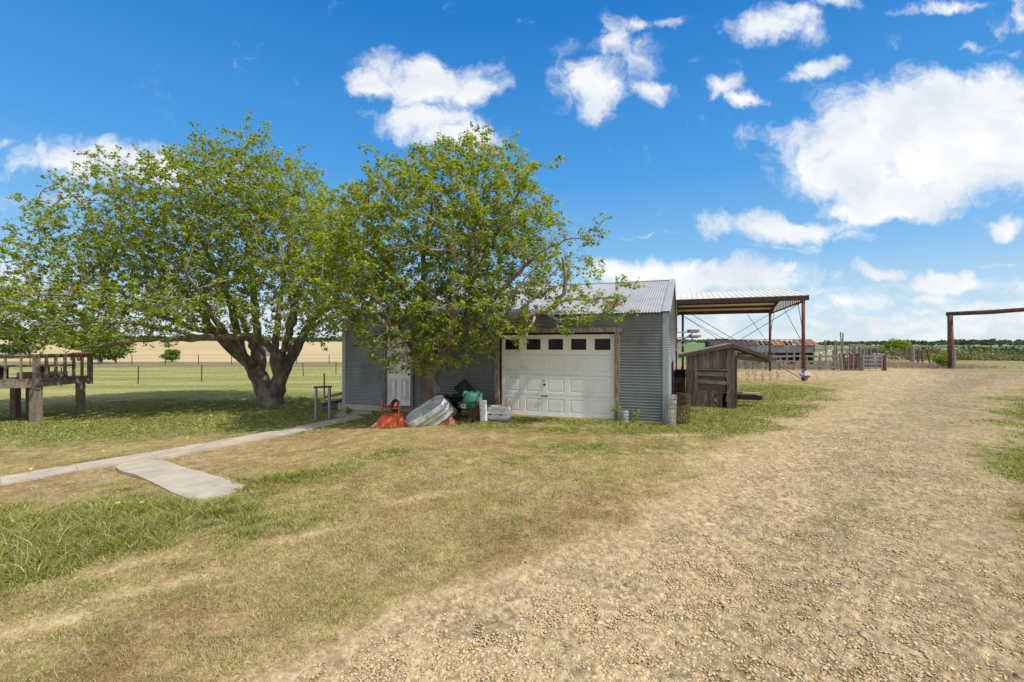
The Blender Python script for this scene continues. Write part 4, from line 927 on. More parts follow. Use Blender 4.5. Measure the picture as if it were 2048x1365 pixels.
e1 = [(-13.0, 14.2, 2.4, 3.8, 1.8, .6, 2), (-9.5, 14.5, 2.9, 2.5, 1.5, .7, 1.6), (-10.3, 16.8, 6.0, 4.5, 3.6, 3.0), (-9.6, 17, 7.7, 2.4, 2.2, 1.8), (-13.8, 16.2, 4.9, 3.5, 3.0, 2.0), (-16.6, 15.0, 3.2, 3.6, 2.4, 1.1), (-13.2, 15.8, 7.2, 2.2, 1.6, .9, .7), (-12.6, 14.6, 3.1, 4.6, 2.4, .9, 1.2), (-6.5, 15.4, 4.4, 2.6, 2.2, 2.1), (-6.3, 14.6, 2.7, 1.8, 1.6, .8, 1.2), (-5.3, 14.6, 5.2, 1.8, 1.5, 1.6), (-15.2, 13.6, 2.6, 2.5, 1.6, .6, 1.2)]
tree_mesh(b1, l1, e1, 19000, .25, M['leaf'], LEAF, 'mulberry_tree', 'broad spreading mulberry tree with a thick split trunk on the lawn left of the garage', 'tree', lpt=10, lsize=.088, extra_tw=3, nspk=34, spl=.85,
          spikes=[((-12.1, 17, 9), (-11.9, 17, 10.2), 8), ((-9.9, 17, 9), (-9.85, 17, 10.55), 9), ((-8.2, 17, 8.4), (-7.9, 17, 9.6), 7), ((-14.5, 16, 8.0), (-15.0, 16, 8.6), 6), ((-14.6, 16, 6.4), (-16.3, 16, 8.1), 9), ((-17.5, 15.5, 4.2), (-17.4, 15.5, 5.0), 6), ((-15.6, 16, 5.6), (-16.6, 16, 6.6), 6)])

# ------------------------------------------------------------------ things in front of the garage
def frame3(c, z, x=None):
    z = Vector(z).normalized(); x = Vector(x) if x is not None else z.orthogonal(); x = (x - z * x.dot(z)).normalized(); y = z.cross(x)
    m = Matrix((x, y, z)).transposed().to_4x4(); m.translation = Vector(c); return m
def zg(v): return Vector((v[0], v[1], gz(v[0], v[1])))
# stock tank, bottom up, leaning to the left
a_ = Vector((.82, .06, .52)).normalized(); nb_ = Vector((-.30, -.46, .80)); nb_ = (nb_ - a_ * nb_.dot(a_)).normalized()
ct = P(849, 819, 10.85)
tub = thing('stock_tank', 'oval galvanised stock tank lying tilted on its rim below the tree, bottom showing', 'tub', zg(ct))
Mt = frame3(ct, -nb_, a_); rr0 = .25; sx_ = .29
t = MB(); t.lathe([(.0, 0), (rr0 * .5, .004), (rr0 - .03, 0), (rr0 - .012, -.012), (rr0, .0), (rr0 + .004, .10), (rr0 + .026, .118), (rr0 + .006, .136), (rr0 + .008, .20), (rr0 + .032, .218), (rr0 + .010, .236), (rr0 + .014, .36), (rr0 + .034, .375), (rr0 + .03, .395), (rr0 + .01, .39), (rr0, .3), (rr0 - .02, .02), (0, .02)], Mt, 48, (False, False), str_x=sx_)
t.build('tank_body', M['galvtub'], tub, True)
t = MB(); h0 = Mt @ Vector((rr0 * .6 + sx_, -.06, .0)); t.tube([Mt @ Vector((sx_ + rr0 + .02, -.07, .24)), Mt @ Vector((sx_ + rr0 + .06, -.07, .26)), Mt @ Vector((sx_ + rr0 + .06, .07, .26)), Mt @ Vector((sx_ + rr0 + .02, .07, .24))], .008, 6); t.build('handle', M['dsteel'], tub)
# orange wheelbarrow upside down
cw_ = zg(P(784, 850, 10.9)); wb = thing('wheelbarrow', 'orange wheelbarrow turned upside down in front of the entry door, wheel in the air', 'wheelbarrow', cw_)
def trayprof(c, L0, W0, L1, W1, h, mt, parent, ang=0, tilt=0):
    Mx = Matrix.Translation(c) @ Matrix.Rotation(ang, 4, 'Z') @ Matrix.Rotation(tilt, 4, 'Y'); rings = []
    t = MB(); vs = []
    def ring(L_, W_, z, k=7):
        o = []
        for i in range(28):
            a = 2 * math.pi * i / 28; cx, sy = math.cos(a), math.sin(a); o.append(Mx @ Vector((math.copysign(abs(cx) ** .45, cx) * L_, math.copysign(abs(sy) ** .45, sy) * W_, z)))
        return o
    lv = [(L0, W0, 0), (L0 * .985, W0 * .985, .02), (L0 * .92, W0 * .9, h * .35), (L1 * 1.05, W1 * 1.08, h * .85), (L1 * .9, W1 * .9, h), (L1 * .5, W1 * .5, h + .005)]
    for l_ in lv: vs += ring(*l_)
    t.add(vs, [(i * 28 + k, i * 28 + (k + 1) % 28, (i + 1) * 28 + (k + 1) % 28, (i + 1) * 28 + k) for i in range(len(lv) - 1) for k in range(28)] + [tuple((len(lv) - 1) * 28 + k for k in range(28))])
    return t.build('tray', mt, parent, True)
trayprof(cw_ + Vector((-.02, .12, .0)), .40, .31, .27, .22, .27, M['orange'], wb, .1)
tb = lambda *p: [P(x, y, Y) for x, y, Y in p]
t = MB(); t.tube(tb((763, 800, 10.9), (764, 815, 10.9), (763, 833, 10.85)), .021, 8); t.tube(tb((799, 803, 10.75), (798, 820, 10.7), (795, 850, 10.6)), .021, 8); t.tube(tb((763, 818, 10.9), (798, 817, 10.72)), .018, 8); t.tube(tb((768, 808, 11.3), (775, 812, 11.3), (797, 812, 11.2)), .016, 8)
t.each('frame_leg', M['redor'], wb, 1, True)
for (x0, x1) in (((743, 856, 10.55), (776, 826, 11.0)),): t = MB(); t.bar(P(*x0), P(*x1), .035, .035); t.build('wooden_handle', M['woodh'], wb)
def wheel(c, ax, r, w, parent, rim='redor', rimr=.55):
    Mw = frame3(c, ax); t = MB(); t.lathe([(r * rimr, -w * .4), (r * .8, -w * .5), (r * .96, -w * .35), (r, 0), (r * .96, w * .35), (r * .8, w * .5), (r * rimr, w * .4)], Mw, 22, (False, False)); ty_ = t.build('tyre', M['rubber'], parent, True)
    t = MB(); t.lathe([(.01, -w * .5), (r * .2, -w * .5), (r * .22, -w * .2), (r * rimr, -w * .42), (r * rimr * 1.02, 0), (r * rimr, w * .42), (r * .22, w * .2), (r * .2, w * .5), (.01, w * .5)], Mw, 22); t.build('rim', M[rim], ty_, True)
wheel(P(790, 812, 11.15), (.92, -.38, 0), .165, .075, wb)
# faded red wheelbarrow behind the tank
c_ = zg(P(884, 853, 10.95)); wr = thing('wheelbarrow', 'faded red wheelbarrow overturned behind the tilted stock tank, white wheel rim', 'wheelbarrow', c_)
trayprof(c_ + Vector((-.04, .1, -.03)), .36, .24, .26, .16, .24, M['redor'], wr, .2, -.12)
wheel(P(890, 808, 11.3), (-.35, -.93, .1), .155, .07, wr, 'plain_white')
t = MB(); t.tube(tb((889, 812, 11.2), (895, 818, 11.1), (903, 811, 11.0)), .022, 8); t.tube(tb((895, 824, 11.1), (880, 845, 10.9)), .018, 8); t.each('frame_leg', M['redor'], wr, 1, True)
# terracotta pot on its side
c_ = P(904, 824, 11.35); pt = thing('flower_pot', 'round terracotta pot lying on its side with a tan disc in its mouth', 'pot', zg(c_))
Mp = frame3(c_, (.35, .9, -.12)); t = MB(); t.lathe([(.125, -.07), (.13, -.07), (.135, -.02), (.12, -.01), (.10, .13), (0, .14)], Mp, 24, (False, True)); t.build('pot_body', M['terra'], pt, True)
t = MB(); t.lathe([(0, -.062), (.115, -.06), (.12, -.05), (0, -.045)], Mp, 24); t.build('disc', M['tan'], pt, True)
# black bins
def bucket(c, r0_, r1_, h, mt, ax=(0, 0, 1), n=24, lip=.012): 
    t = MB(); t.lathe([(0, 0), (r0_, 0), (r1_, h), (r1_ + lip, h), (r1_ + lip, h + .02), (r1_ - .008, h + .02), (r0_ - .01, .03), (0, .03)], frame3(c, ax), n, (False, False)); return t
c_ = zg(P(907, 820, 11.85)); solo(bucket(c_ + Vector((0, 0, .14)), .21, .25, .44, None), 'round_tub', M['black'], 'black round plastic tub under the tilted black box beside the trunk', 'tub', loc=c_, smooth=True)
c_ = P(927, 780, 12.15); r1 = Vector((.55, -.05, .45)).normalized(); r2 = Vector((-.52, -.1, .62)); r2 = (r2 - r1 * r2.dot(r1)).normalized(); r3 = r1.cross(r2)
t = MB(); vs = []
for (s1, d) in ((.36, -.15), (.34, -.15), (.27, .15)):
    for (i, j) in ((-1, -1), (1, -1), (1, 1), (-1, 1)): vs.append(c_ + r1 * (s1 * .5 * i) + r2 * (s1 * .5 * j) + r3 * d)
t.add(vs[:4] + vs[8:], [(0, 1, 2, 3), (4, 5, 6, 7), (0, 1, 5, 4), (1, 2, 6, 5), (2, 3, 7, 6), (3, 0, 4, 7)])
bx_ = thing('plastic_box', 'square black plastic box tipped on one corner on top of the round tub', 'box', P(920, 797, 12.1)); t.build('box_body', M['black'], bx_)
t = MB()
for k in range(4): a, b = vs[k], vs[(k + 1) % 4]; t.bar(a, b, .03, .03, r3)
t.build('rim', M['black'], bx_)
c_ = zg(P(945, 826, 11.85)); c_.z += .30; tl_ = thing('teal_bucket', 'big pale teal plastic bucket behind the green spreader', 'bucket', c_)
t = MB(); t.lathe([(0, 0), (.24, 0), (.255, .12), (.262, .30), (.235, .36), (.21, .37), (.195, .34), (.19, .30), (0, .30)], frame3(c_ + Vector((0, 0, .02)), (0, 0, 1)), 28, (False, False)); t.build('bucket_body', M['teal'], tl_, True)
t = MB(); t.lathe([(.03, .30), (.03, .40), (.05, .40), (.05, .43), (0, .43)], frame3(c_ + Vector((.05, -.02, 0)), (0, 0, 1)), 14); t.build('spout', M['green'], tl_, True)
# broadcast spreader
c_ = zg(P(935, 842, 11.3)); spd = thing('fertiliser_spreader', 'small green push spreader with black handle and white oval emblem', 'spreader', c_)
cc = P(933, 812, 11.35); t = MB(); vs = []
for (w_, d_, z) in ((.235, .16, .085), (.23, .155, .075), (.215, .14, -.03), (.16, .09, -.09)):
    for i in range(24):
        a = 2 * math.pi * i / 24; cx, sy = math.cos(a), math.sin(a); vs.append(cc + Vector((math.copysign(abs(cx) ** .6, cx) * w_ + .01, math.copysign(abs(sy) ** .6, sy) * d_, z)))
t.add(vs, [(i * 24 + k, i * 24 + (k + 1) % 24, (i + 1) * 24 + (k + 1) % 24, (i + 1) * 24 + k) for i in range(3) for k in range(24)] + [tuple(72 + k for k in range(24))])
hp = t.build('hopper', M['green'], spd, True)
lg = cc + Vector((-.06, -.165, .02)); t = MB(); t.tube([lg + Vector((math.cos(a) * .062, .004 * 0, math.sin(a) * .038)) for a in np.linspace(.3, 6.1, 20)], .0055, 5); t.bar(lg + Vector((-.03, 0, -.05)), lg + Vector((.075, 0, -.052)), .004, .012); t.build('emblem_ring', M['plain_white'], hp)
def lettering(txt, loc, size, rotm, m, parent, name='lettering'):
    cu = bpy.data.curves.new(name, 'FONT'); cu.body = txt; cu.size = size; cu.extrude = .0008; cu.align_x = 'CENTER'; cu.align_y = 'CENTER'
    tmp = bpy.data.objects.new('tmp', cu); COL.objects.link(tmp); dg = bpy.context.evaluated_depsgraph_get(); me = bpy.data.meshes.new_from_object(tmp.evaluated_get(dg)); bpy.data.objects.remove(tmp)
    Mx = rotm.copy(); Mx.translation = loc - wloc(parent); me.transform(Mx); me.materials.clear(); me.materials.append(m); o = bpy.data.objects.new(name, me); COL.objects.link(o); o.parent = parent; return o
RX = Matrix.Rotation(R(90), 4, 'X')
lettering('Scotts', lg + Vector((0, -.006, .0)), .036, RX, M['plain_white'], hp)
t = MB(); h1 = P(922, 806, 11.3); h2 = P(941, 782, 11.7); h3 = P(962, 782, 11.55); h4 = P(951, 804, 11.2); h2b = P(934, 784, 11.7)
t.tube([h1, P(931, 788, 11.6), h2b, h2, P(956, 780, 11.65), h3, P(961, 786, 11.5), h4], .013, 7); t.build('handle', M['black'], spd, True)
t = MB(); fc = P(936, 827, 11.35); t.bar(fc + Vector((-.16, 0, .03)), P(922, 838, 11.3), .02, .02); t.bar(fc + Vector((.12, 0, .03)), P(948, 834, 11.25), .02, .02); t.bar(P(920, 837, 11.3), P(950, 836, 11.25), .018, .018); t.lathe([(0, 0), (.09, 0), (.1, .02), (0, .03)], frame3(fc + Vector((0, 0, -.03)), (0, 0, 1)), 16); t.each('axle_frame', M['dsteel'], spd)
wheel(P(946, 838, 11.15), (1, -.2, 0), .085, .05, spd, 'black', .3); wheel(P(921, 839, 11.35), (1, -.2, 0), .075, .045, spd, 'cream', .35)
# crates and boxes
c_ = zg(P(948, 840, 11.75)); t = MB(); t.obox(c_ + Vector((0, 0, .16)), (.26, -.06, 0), (.05, .2, 0), (0, 0, .3)); solo(t, 'wooden_box', M['terra'], 'reddish brown box standing behind the spreader wheel', 'box')
c_ = zg(P(957.5, 842, 11.35)); t = MB(); dx_ = GU * -1; t.obox(c_ + Vector((0, 0, .24)), dx_ * .10, GV * .08, Vector((-.01, .0, .46))); gb = thing('tall_grey_box', 'tall narrow dark grey box leaning beside the white carton', 'box', c_); t.build('box_body', M['dsteel'], gb); t = MB(); t.obox(c_ + Vector((-.004, -.04, .42)), dx_ * .05, GV * .02, Zv * .03); t.build('lid_clip', M['terra'], gb)
c_ = zg(P(967, 842, 11.3)); wc = thing('white_carton', 'tall white carton with a red guitar shape printed on its front', 'carton', c_); t = MB(); t.obox(c_ + Vector((0, 0, .25)), dx_ * .14, GV * .12, Vector((-.02, 0, .5))); cb = t.build('carton_body', M['plain_white'], wc)
fr = c_ - GV * .062
t = MB(); t.obox(fr + Vector((.015, 0, .20)), dx_ * .06, GV * .004, Zv * .06); t.obox(fr + Vector((.028, 0, .30)), dx_ * .014, GV * .004, Vector((-.02, 0, .16))); t.build('red_print', M['red'], cb)
t = MB()
for z_ in (.12, .26, .29, .38): t.obox(fr + Vector((-.04, 0, z_)), dx_ * .035, GV * .004, Zv * .012)
t.each('blue_print', M['blue'], cb)
c_ = zg(P(990, 834, 12.1)); t = MB(); vs = []
for (w_, d_, z) in ((.30, .20, .0), (.34, .22, .24), (.36, .24, .25), (.36, .24, .28), (.33, .21, .28)):
    for i, j in ((-1, -1), (1, -1), (1, 1), (-1, 1)): vs.append(c_ + dx_ * (w_ * .5 * i * 1.1) + GV * (d_ * .5 * j) + Zv * z)
t.add(vs, [(4 * a + b, 4 * a + (b + 1) % 4, 4 * a + 4 + (b + 1) % 4, 4 * a + 4 + b) for a in range(4) for b in range(4)] + [(3, 2, 1, 0), (16, 17, 18, 19)]); solo(t, 'orange_crate', M['orange'], 'orange lidded plastic crate half hidden behind the pet carrier', 'crate')
# pet carrier
c_ = zg(P(998, 842, 11.45)); pc = thing('pet_carrier', 'off white plastic pet carrier with an arc of slots, standing before the overhead door', 'pet carrier', c_)
def shell(lv, nm, mt, par_):
    t = MB(); vs = []
    for (L_, W_, z) in lv:
        for i in range(32):
            a = 2 * math.pi * i / 32; cx, sy = math.cos(a), math.sin(a); vs.append(c_ + dx_ * (math.copysign(abs(cx) ** .25, cx) * L_) + GV * (math.copysign(abs(sy) ** .25, sy) * W_) + Zv * z)
    t.add(vs, [(i * 32 + k, i * 32 + (k + 1) % 32, (i + 1) * 32 + (k + 1) % 32, (i + 1) * 32 + k) for i in range(len(lv) - 1) for k in range(32)] + [tuple((len(lv) - 1) * 32 + k for k in range(32)), tuple(range(31, -1, -1))]); return t.build(nm, M[mt], par_, True)
shell([(.27, .17, .0), (.285, .185, .06), (.295, .195, .145)], 'lower_shell', 'cream', pc)
ush = shell([(.298, .198, .152), (.305, .205, .16), (.295, .195, .175), (.285, .185, .25), (.27, .17, .318), (.24, .14, .335)], 'upper_shell', 'cream', pc)
t = MB()
for k, rr_ in enumerate((.13, .105, .06)):
    t.tube([c_ - GV * (.197 - .012 * k + (.0)) + dx_ * (math.cos(a) * rr_ * 1.25) + Zv * (.19 + math.sin(a) * rr_ * .75) - GV * -.02 * math.sin(a) for a in np.linspace(.25, math.pi - .25, 12)], .005, 5)
for s_ in (-1, 1):
    for k in range(3): t.bar(c_ - GV * .185 + dx_ * (s_ * (.16 + .025 * k)) + Zv * (.24 + .0 * k), c_ - GV * .178 + dx_ * (s_ * (.185 + .025 * k)) + Zv * .275, .006, .006)
t.build('vent_slots', M['dsteel'], ush)
for s_ in (-.16, .13): t = MB(); t.obox(c_ + dx_ * s_ - GV * .205 + Zv * .155, dx_ * .07, GV * .02, Zv * .03); t.build('latch', M['dsteel'], pc)
# pinkish birdhouse left of the trunk
c_ = zg(P(849, 812, 12.3)); bh = thing('birdhouse', 'faded pink birdhouse with a dark hole standing left of the trunk', 'birdhouse', c_); t = MB(); t.obox(c_ + Vector((0, 0, .26)), (.22, -.06, 0), (.04, .15, 0), (0, 0, .5)); t.build('box_body', M['pink'], bh); t = MB(); t.lathe([(0, 0), (.032, 0), (.032, .01), (0, .01)], frame3(c_ + Vector((-.02, -.09, .36)), (.1, -1, 0)), 14); t.build('hole', M['dark'], bh)
c_ = P(838, 800, 12.2); t = MB(); t.tube(tb((838, 803, 12.2), (843, 793, 12.2), (850, 788, 12.2)), .012, 6); solo(t, 'hose_end', M['black'], 'short bent black hose end beside the pink birdhouse', 'hose')

# small frame, timbers, stone steps left of the garage
c_ = zg(gp(646, 842)); ft = thing('metal_frame_table', 'narrow galvanised frame with two legs and a rusty top bar beside the path', 'frame', c_)
pa, pb = gp(632, 842), gp(659, 838); top_ = P(632, 776, pa.y).z
for p_ in (pa, pb): t = MB(); t.bar(p_ - Zv * .05, Vector((p_.x, p_.y, top_)), .085, .05, (1, 0, 0)); t.build('leg', M['gate'], ft)
t = MB(); t.bar(Vector((pa.x - .06, pa.y, top_ + .01)), Vector((pb.x + .06, pb.y, top_ + .01)), .07, .05); t.build('top_bar', M['steel'], ft)
for k, (x0, x1, Y0, Y1, zz, lb) in enumerate(((640, 690, 14.6, 16.0, .18, 'lower grey timber'), (650, 688, 15.5, 15.2, .34, 'upper slanting timber'), (641, 688, 14.4, 15.0, .05, 'bottom grey timber'))):
    a = P(x0, 700, Y0); b = P(x1, 700, Y1); a.z = gz(a.x, a.y) + zz; b.z = gz(b.x, b.y) + zz + (.14 if k == 1 else 0); t = MB(); t.bar(a, b, .12, .09); solo(t, 'timber', M['woodh'], lb + ' stacked against the left end of the garage', 'timber', 'timbers stacked by the garage end')
for k, (x0, x1, y0, y1, lb) in enumerate(((676, 745, 822, 829, 'upper flat stone step along the garage footing by the left corner'), (668, 712, 829, 835, 'lower flat stone step half sunk in grass by the left corner'))):
    a, b, c2_, d = gp(x0, y1), gp(x1, y1), gp(x1 - 4, y0), gp(x0 + 8, y0); t = slabmesh([[a, b, c2_, d]], .12); solo(t, 'stone_step', M['conc'], lb, 'step')
# t-post near the garage
def tpost(px, py0, py1, Y=None):
    g = gp(px, py1); t = MB(); t.bar(g - Zv * .1, Vector((g.x, g.y, P(px, py0, g.y).z)), .05, .05, (1, 0, 0)); return t, g

# ------------------------------------------------------------------ deck at the left edge
dk0 = Vector((-13.9, 13.3, 0)); dk0.z = gz(dk0.x, dk0.y)
dk = thing('raised_deck', 'weathered grey raised wooden deck on thick posts with a slatted railing', 'deck', dk0)
c0 = Vector((-13.9, 13.3, 0)); c1 = Vector((-14.05, 15.15, 0)); fd = Vector((-.86, -.51, 0)); c3 = c0 + fd * 3.2; c2_ = c1 + fd * 3.6
zf, zt = .88, 1.58
def rail(p, q, n, nm_top=True):
    d = (q - p).normalized(); t = MB(); t.bar(p + Zv * zt, q + Zv * zt, .10, .05); t.bar(p + Zv * (zt - .06) , q + Zv * (zt - .06), .04, .07); t.build('top_rail', M['deck'], dk)
    for k in range(1, n): a = p.lerp(q, k / n); t = MB(); t.bar(a + Zv * (zf - .02), a + Zv * (zt - .05), .075, .04, d); t.build('baluster', M['deck'], dk)
rail(c0, c1, 6); rail(c0, c3, 10)
for (p, q) in ((c0, c1), (c0, c3), (c1, c2_)): t = MB(); t.bar(p + Zv * (zf - .15), q + Zv * (zf - .15), .045, .19); t.build('rim_board', M['deck'], dk)
fl = MB(); n_ = 14
for k in range(n_): a = c0.lerp(c1, (k + .5) / n_); fl.bar(a - fd * .06 + Zv * (zf - .03), a + fd * 3.4 + Zv * (zf - .03), (c1 - c0).length / n_ - .01, .035)
fl.build('floor_boards', M['deck'], dk)
for p, w_ in ((c0, .14), (c1 + Vector((0, 0, 0)), 0)):
    t = MB(); t.bar(p + Zv * (zf - .3), p + Zv * zt, .12 if w_ else .09, .12, (1, 0, 0)); t.build('rail_post', M['deck'], dk)
for (px, Y_) in ((72, 13.36), (161, 14.85), (62, 14.5), (31, 14.3), (-40, 12.9), (-90, 13.6)):
    x_ = (px - CX) / F * Y_; g_ = gz(x_, Y_); t = MB(); t.bar((x_, Y_, g_ - .1), (x_, Y_, zf - .2), .2 if px == 72 else .17, .2 if px == 72 else .17, (1, 0, 0)); t.build('support_post', M['deck'], dk)
t = MB(); b0_ = c0 + fd * .6 + Vector((0, 1.05, 0)); t.bar(b0_ + Zv * (zf + .36) + Vector((.5, .3, 0)), b0_ + fd * 2.2 + Zv * (zf + .36), .32, .06)
bn = thing('deck_bench', 'low plank bench standing on the raised deck behind its railing', 'bench', b0_ + Zv * zf); t.build('seat', M['deck'], bn)
for k in (0, .9, 1.9): t = MB(); a = b0_ + fd * k; t.bar(a + Zv * zf, a + Zv * (zf + .33), .22, .08, (1, 0, 0)); t.build('leg', M['dark'], bn)
t = MB(); a = c0.lerp(c1, .5) + fd * .5; t.obox(a + Zv * (zf + .09), (.9, .5, 0), (-.15, .3, 0), (0, 0, .16)); solo(t, 'low_box', M['wood'], 'dark low wooden box lying on the deck floor by the side railing', 'box')

# ------------------------------------------------------------------ left pasture fence
def wire_fence(name, label, pts, h, nw, mt_post='dsteel', wr=.006, pr=.045, lean=None):
    f = thing(name, label, 'fence', pts[0]); tops = []
    for k, p in enumerate(pts):
        l_ = (lean[k] if lean else 0); t = MB(); t.bar(p - Zv * .1, p + Zv * h + Vector((l_, 0, 0)), pr, pr, (1, 0, 0)); t.build('post', M[mt_post], f)
    for w in range(nw):
        z = h * (.25 + .72 * w / max(1, nw - 1)); t = MB(); t.tube([p + Zv * z + Vector(((lean[k] if lean else 0) * z / h, 0, 0)) for k, p in enumerate(pts)], wr, 4); t.build('wire', M['dsteel'], f)
    return f
wire_fence('wire_fence', 'thin wire fence on dark steel posts crossing the mown pasture at the left', [zg(gp(*q)) for q in ((-260, 790), (-60, 778), (123, 773), (276, 768), (403, 763), (510, 759), (607, 753), (672, 750))], 1.05, 4, lean=[0, .05, 0, .03, .02, 0, -.06, 0])
t, g_ = tpost(648.5, 747, 792); tag(solo(t, 'fence_post', M['dsteel'], 'single dark steel post standing behind the galvanised frame near the garage corner', 'post'))
far_f = [Vector((x, 62 + .05 * x, gz(x, 62))) for x in np.linspace(-75, -16, 15)]
wire_fence('wire_fence', 'distant wire fence of thin posts along the far side of the green pasture', far_f, 1.3, 3, wr=.012, pr=.07)

# ------------------------------------------------------------------ far trees, bushes
def leafball(parts_, n, sz, cols, lump=.35):
    """quads spread through a few ellipsoids; returns verts, faces, colours"""
    Vs, Cs = [], []
    tot = sum(e[3] * e[4] * e[5] for e in parts_)
    for e in parts_:
        k = max(8, int(n * e[3] * e[4] * e[5] / tot)); d = rng.normal(size=(k, 3)); d /= np.linalg.norm(d, axis=1)[:, None]; d *= (rng.random(k) ** .35)[:, None]
        d *= 1 - lump + 2 * lump * fbm(d[:, 0] * 3 + e[0], d[:, 2] * 3 + d[:, 1] * 2, 5)[:, None]
        c = d * A_(e[3:6]) + A_(e[:3]); a = rng.normal(size=(k, 3)); a /= np.linalg.norm(a, axis=1)[:, None]; b = np.cross(a, rng.normal(size=(k, 3))); b /= np.linalg.norm(b, axis=1)[:, None]
        s_ = sz * rng.uniform(.6, 1.3, (k, 1)); Vs.append(np.stack([c - a * s_, c - b * s_ * .7, c + a * s_, c + b * s_ * .7], 1).reshape(-1, 3))
        Cs.append(np.repeat(lerp(A_(cols[0]), A_(cols[1]), rng.random(k)), 4, 0))
    V_ = np.concatenate(Vs); return V_, np.arange(len(V_)).reshape(-1, 4), np.concatenate(Cs)
def small_tree(x, y, h, w, label, cols, n=900, name='small_tree', trunk=.25, cat='tree', sz=.16, group=None):
    g = gz(x, y); r = thing(name, label, cat, (x, y, g), group); es = []
    for k in range(9):
        a = random.uniform(0, 6.28); q_ = random.uniform(0, .55) * w / 2; es.append((x + math.cos(a) * q_, y + math.sin(a) * q_, g + h * random.uniform(trunk + .15, .82), w * random.uniform(.2, .32), w * random.uniform(.2, .32), h * random.uniform(.13, .24)))
    V_, F_, C_ = leafball(es, n, sz, cols); fast_mesh('crown', V_, F_, C_, M['farleaf'], r)
    t = MB()
    for e in es[:6]:
        m_ = Vector((x + (e[0] - x) * .25, y + (e[1] - y) * .25, g + h * trunk)); t.tube([(x, y, g - .1), m_, e[:3]], [h * .035, h * .022, h * .008], 5, False)
    t.build('trunk', M['bark'], r, True); return r
GC = ([.07, .13, .02], [.17, .25, .045]); DC = ([.035, .065, .018], [.09, .13, .035]); YC = ([.14, .24, .03], [.28, .38, .05])
p_ = gp(202, 728); small_tree(p_.x, p_.y, 3.2, 4.4, 'round green tree at the far edge of the pasture, left one of a close pair', GC, 1800, 'round_tree', .12)
p_ = gp(232, 727); small_tree(p_.x, p_.y, 2.9, 3.8, 'round green tree at the far edge of the pasture, right one of a close pair', GC, 1500, 'round_tree', .16)
p_ = gp(345, 724); small_tree(p_.x, p_.y, 2.1, 3.4, 'small lone round tree at the edge of the tan field', GC, 1300, 'round_tree', .14)
small_tree(-84, 92, 5.2, 12, 'bright green wide bush behind the deck railing', YC, 3000, 'wide_bush', .0, 'bush', .3)
small_tree(-104, 95, 6.5, 10, 'dark green bush at the far left edge behind the deck', DC, 2500, 'wide_bush', .0, 'bush', .3)
small_tree(70.5, 84, 4.6, 5.0, 'yellow-green bushy tree beyond the cattle gates', YC, 2600, 'young_tree', .3, 'tree', .17)
def band(n, f, cols, name, label, q=46, sz=.9, fat=1):
    Vs, Fs, Cs, off = [], [], [], 0
    for k in range(n):
        x, y, h, w = f(k); g = gz(x, y); es = [(x + random.uniform(-.3, .3) * w, y + random.uniform(-.3, .3) * w, g + h * random.uniform(.35, .7), w * .38, w * .38, h * random.uniform(.25, .42)) for _ in range(3)]
        V_, F_, C_ = leafball(es, q, sz * h / 6, cols); C_ = C_ * random.uniform(.8, 1.2); Vs.append(V_); Fs.append(F_ + off); off += len(V_); Cs.append(C_)
    o = fast_mesh(name, np.concatenate(Vs), np.concatenate(Fs), np.concatenate(Cs), M['farleaf']); tag(o, label, 'woodland', kind='stuff')
def pol(az, r): return math.sin(R(az)) * r, math.cos(R(az)) * r
def f1(k):
    az = random.uniform(37.5, 60); r_ = random.uniform(150, 235); x, y = pol(az, r_); return x, y, random.uniform(4.2, 7.0), random.uniform(6, 11)
band(230, f1, ([.045, .085, .03], [.12, .175, .06]), 'woodland', 'band of green trees in the shallow valley beyond the gate posts', 90, .62)
def f2(k):
    az = random.uniform(18, 62); r_ = random.uniform(820, 1000); x, y = pol(az, r_); return x, y, random.uniform(4, 8), random.uniform(20, 45)
band(260, f2, ([.05, .085, .045], [.10, .14, .07]), 'woodland', 'distant dark tree line on the skyline at the right', 60, 1.9)
def f3(k):
    az = random.uniform(-58, -10); r_ = random.uniform(425, 520); x, y = pol(az, r_); return x, y, random.uniform(3, 6), random.uniform(9, 22)
band(230, f3, ([.05, .09, .035], [.12, .17, .06]), 'woodland', 'tree line on the skyline behind the tan field at the left', 60, 1.3)
def f4(k):
    az = random.uniform(40, 62); r_ = random.uniform(78, 98); x, y = pol(az, r_); return x, y, random.uniform(.8, 2.0), random.uniform(2.5, 5)
band(110, f4, ([.10, .13, .045], [.30, .25, .13]), 'thicket', 'scrubby dry and green thicket along the far edge of the lawn at the right', 80, .55)
p_ = gp(1888, 736); small_tree(p_.x, p_.y, 1.5, 2.0, 'bright green shrub at the foot of the log gateway post', YC, 700, 'green_shrub', .05, 'shrub', .10)

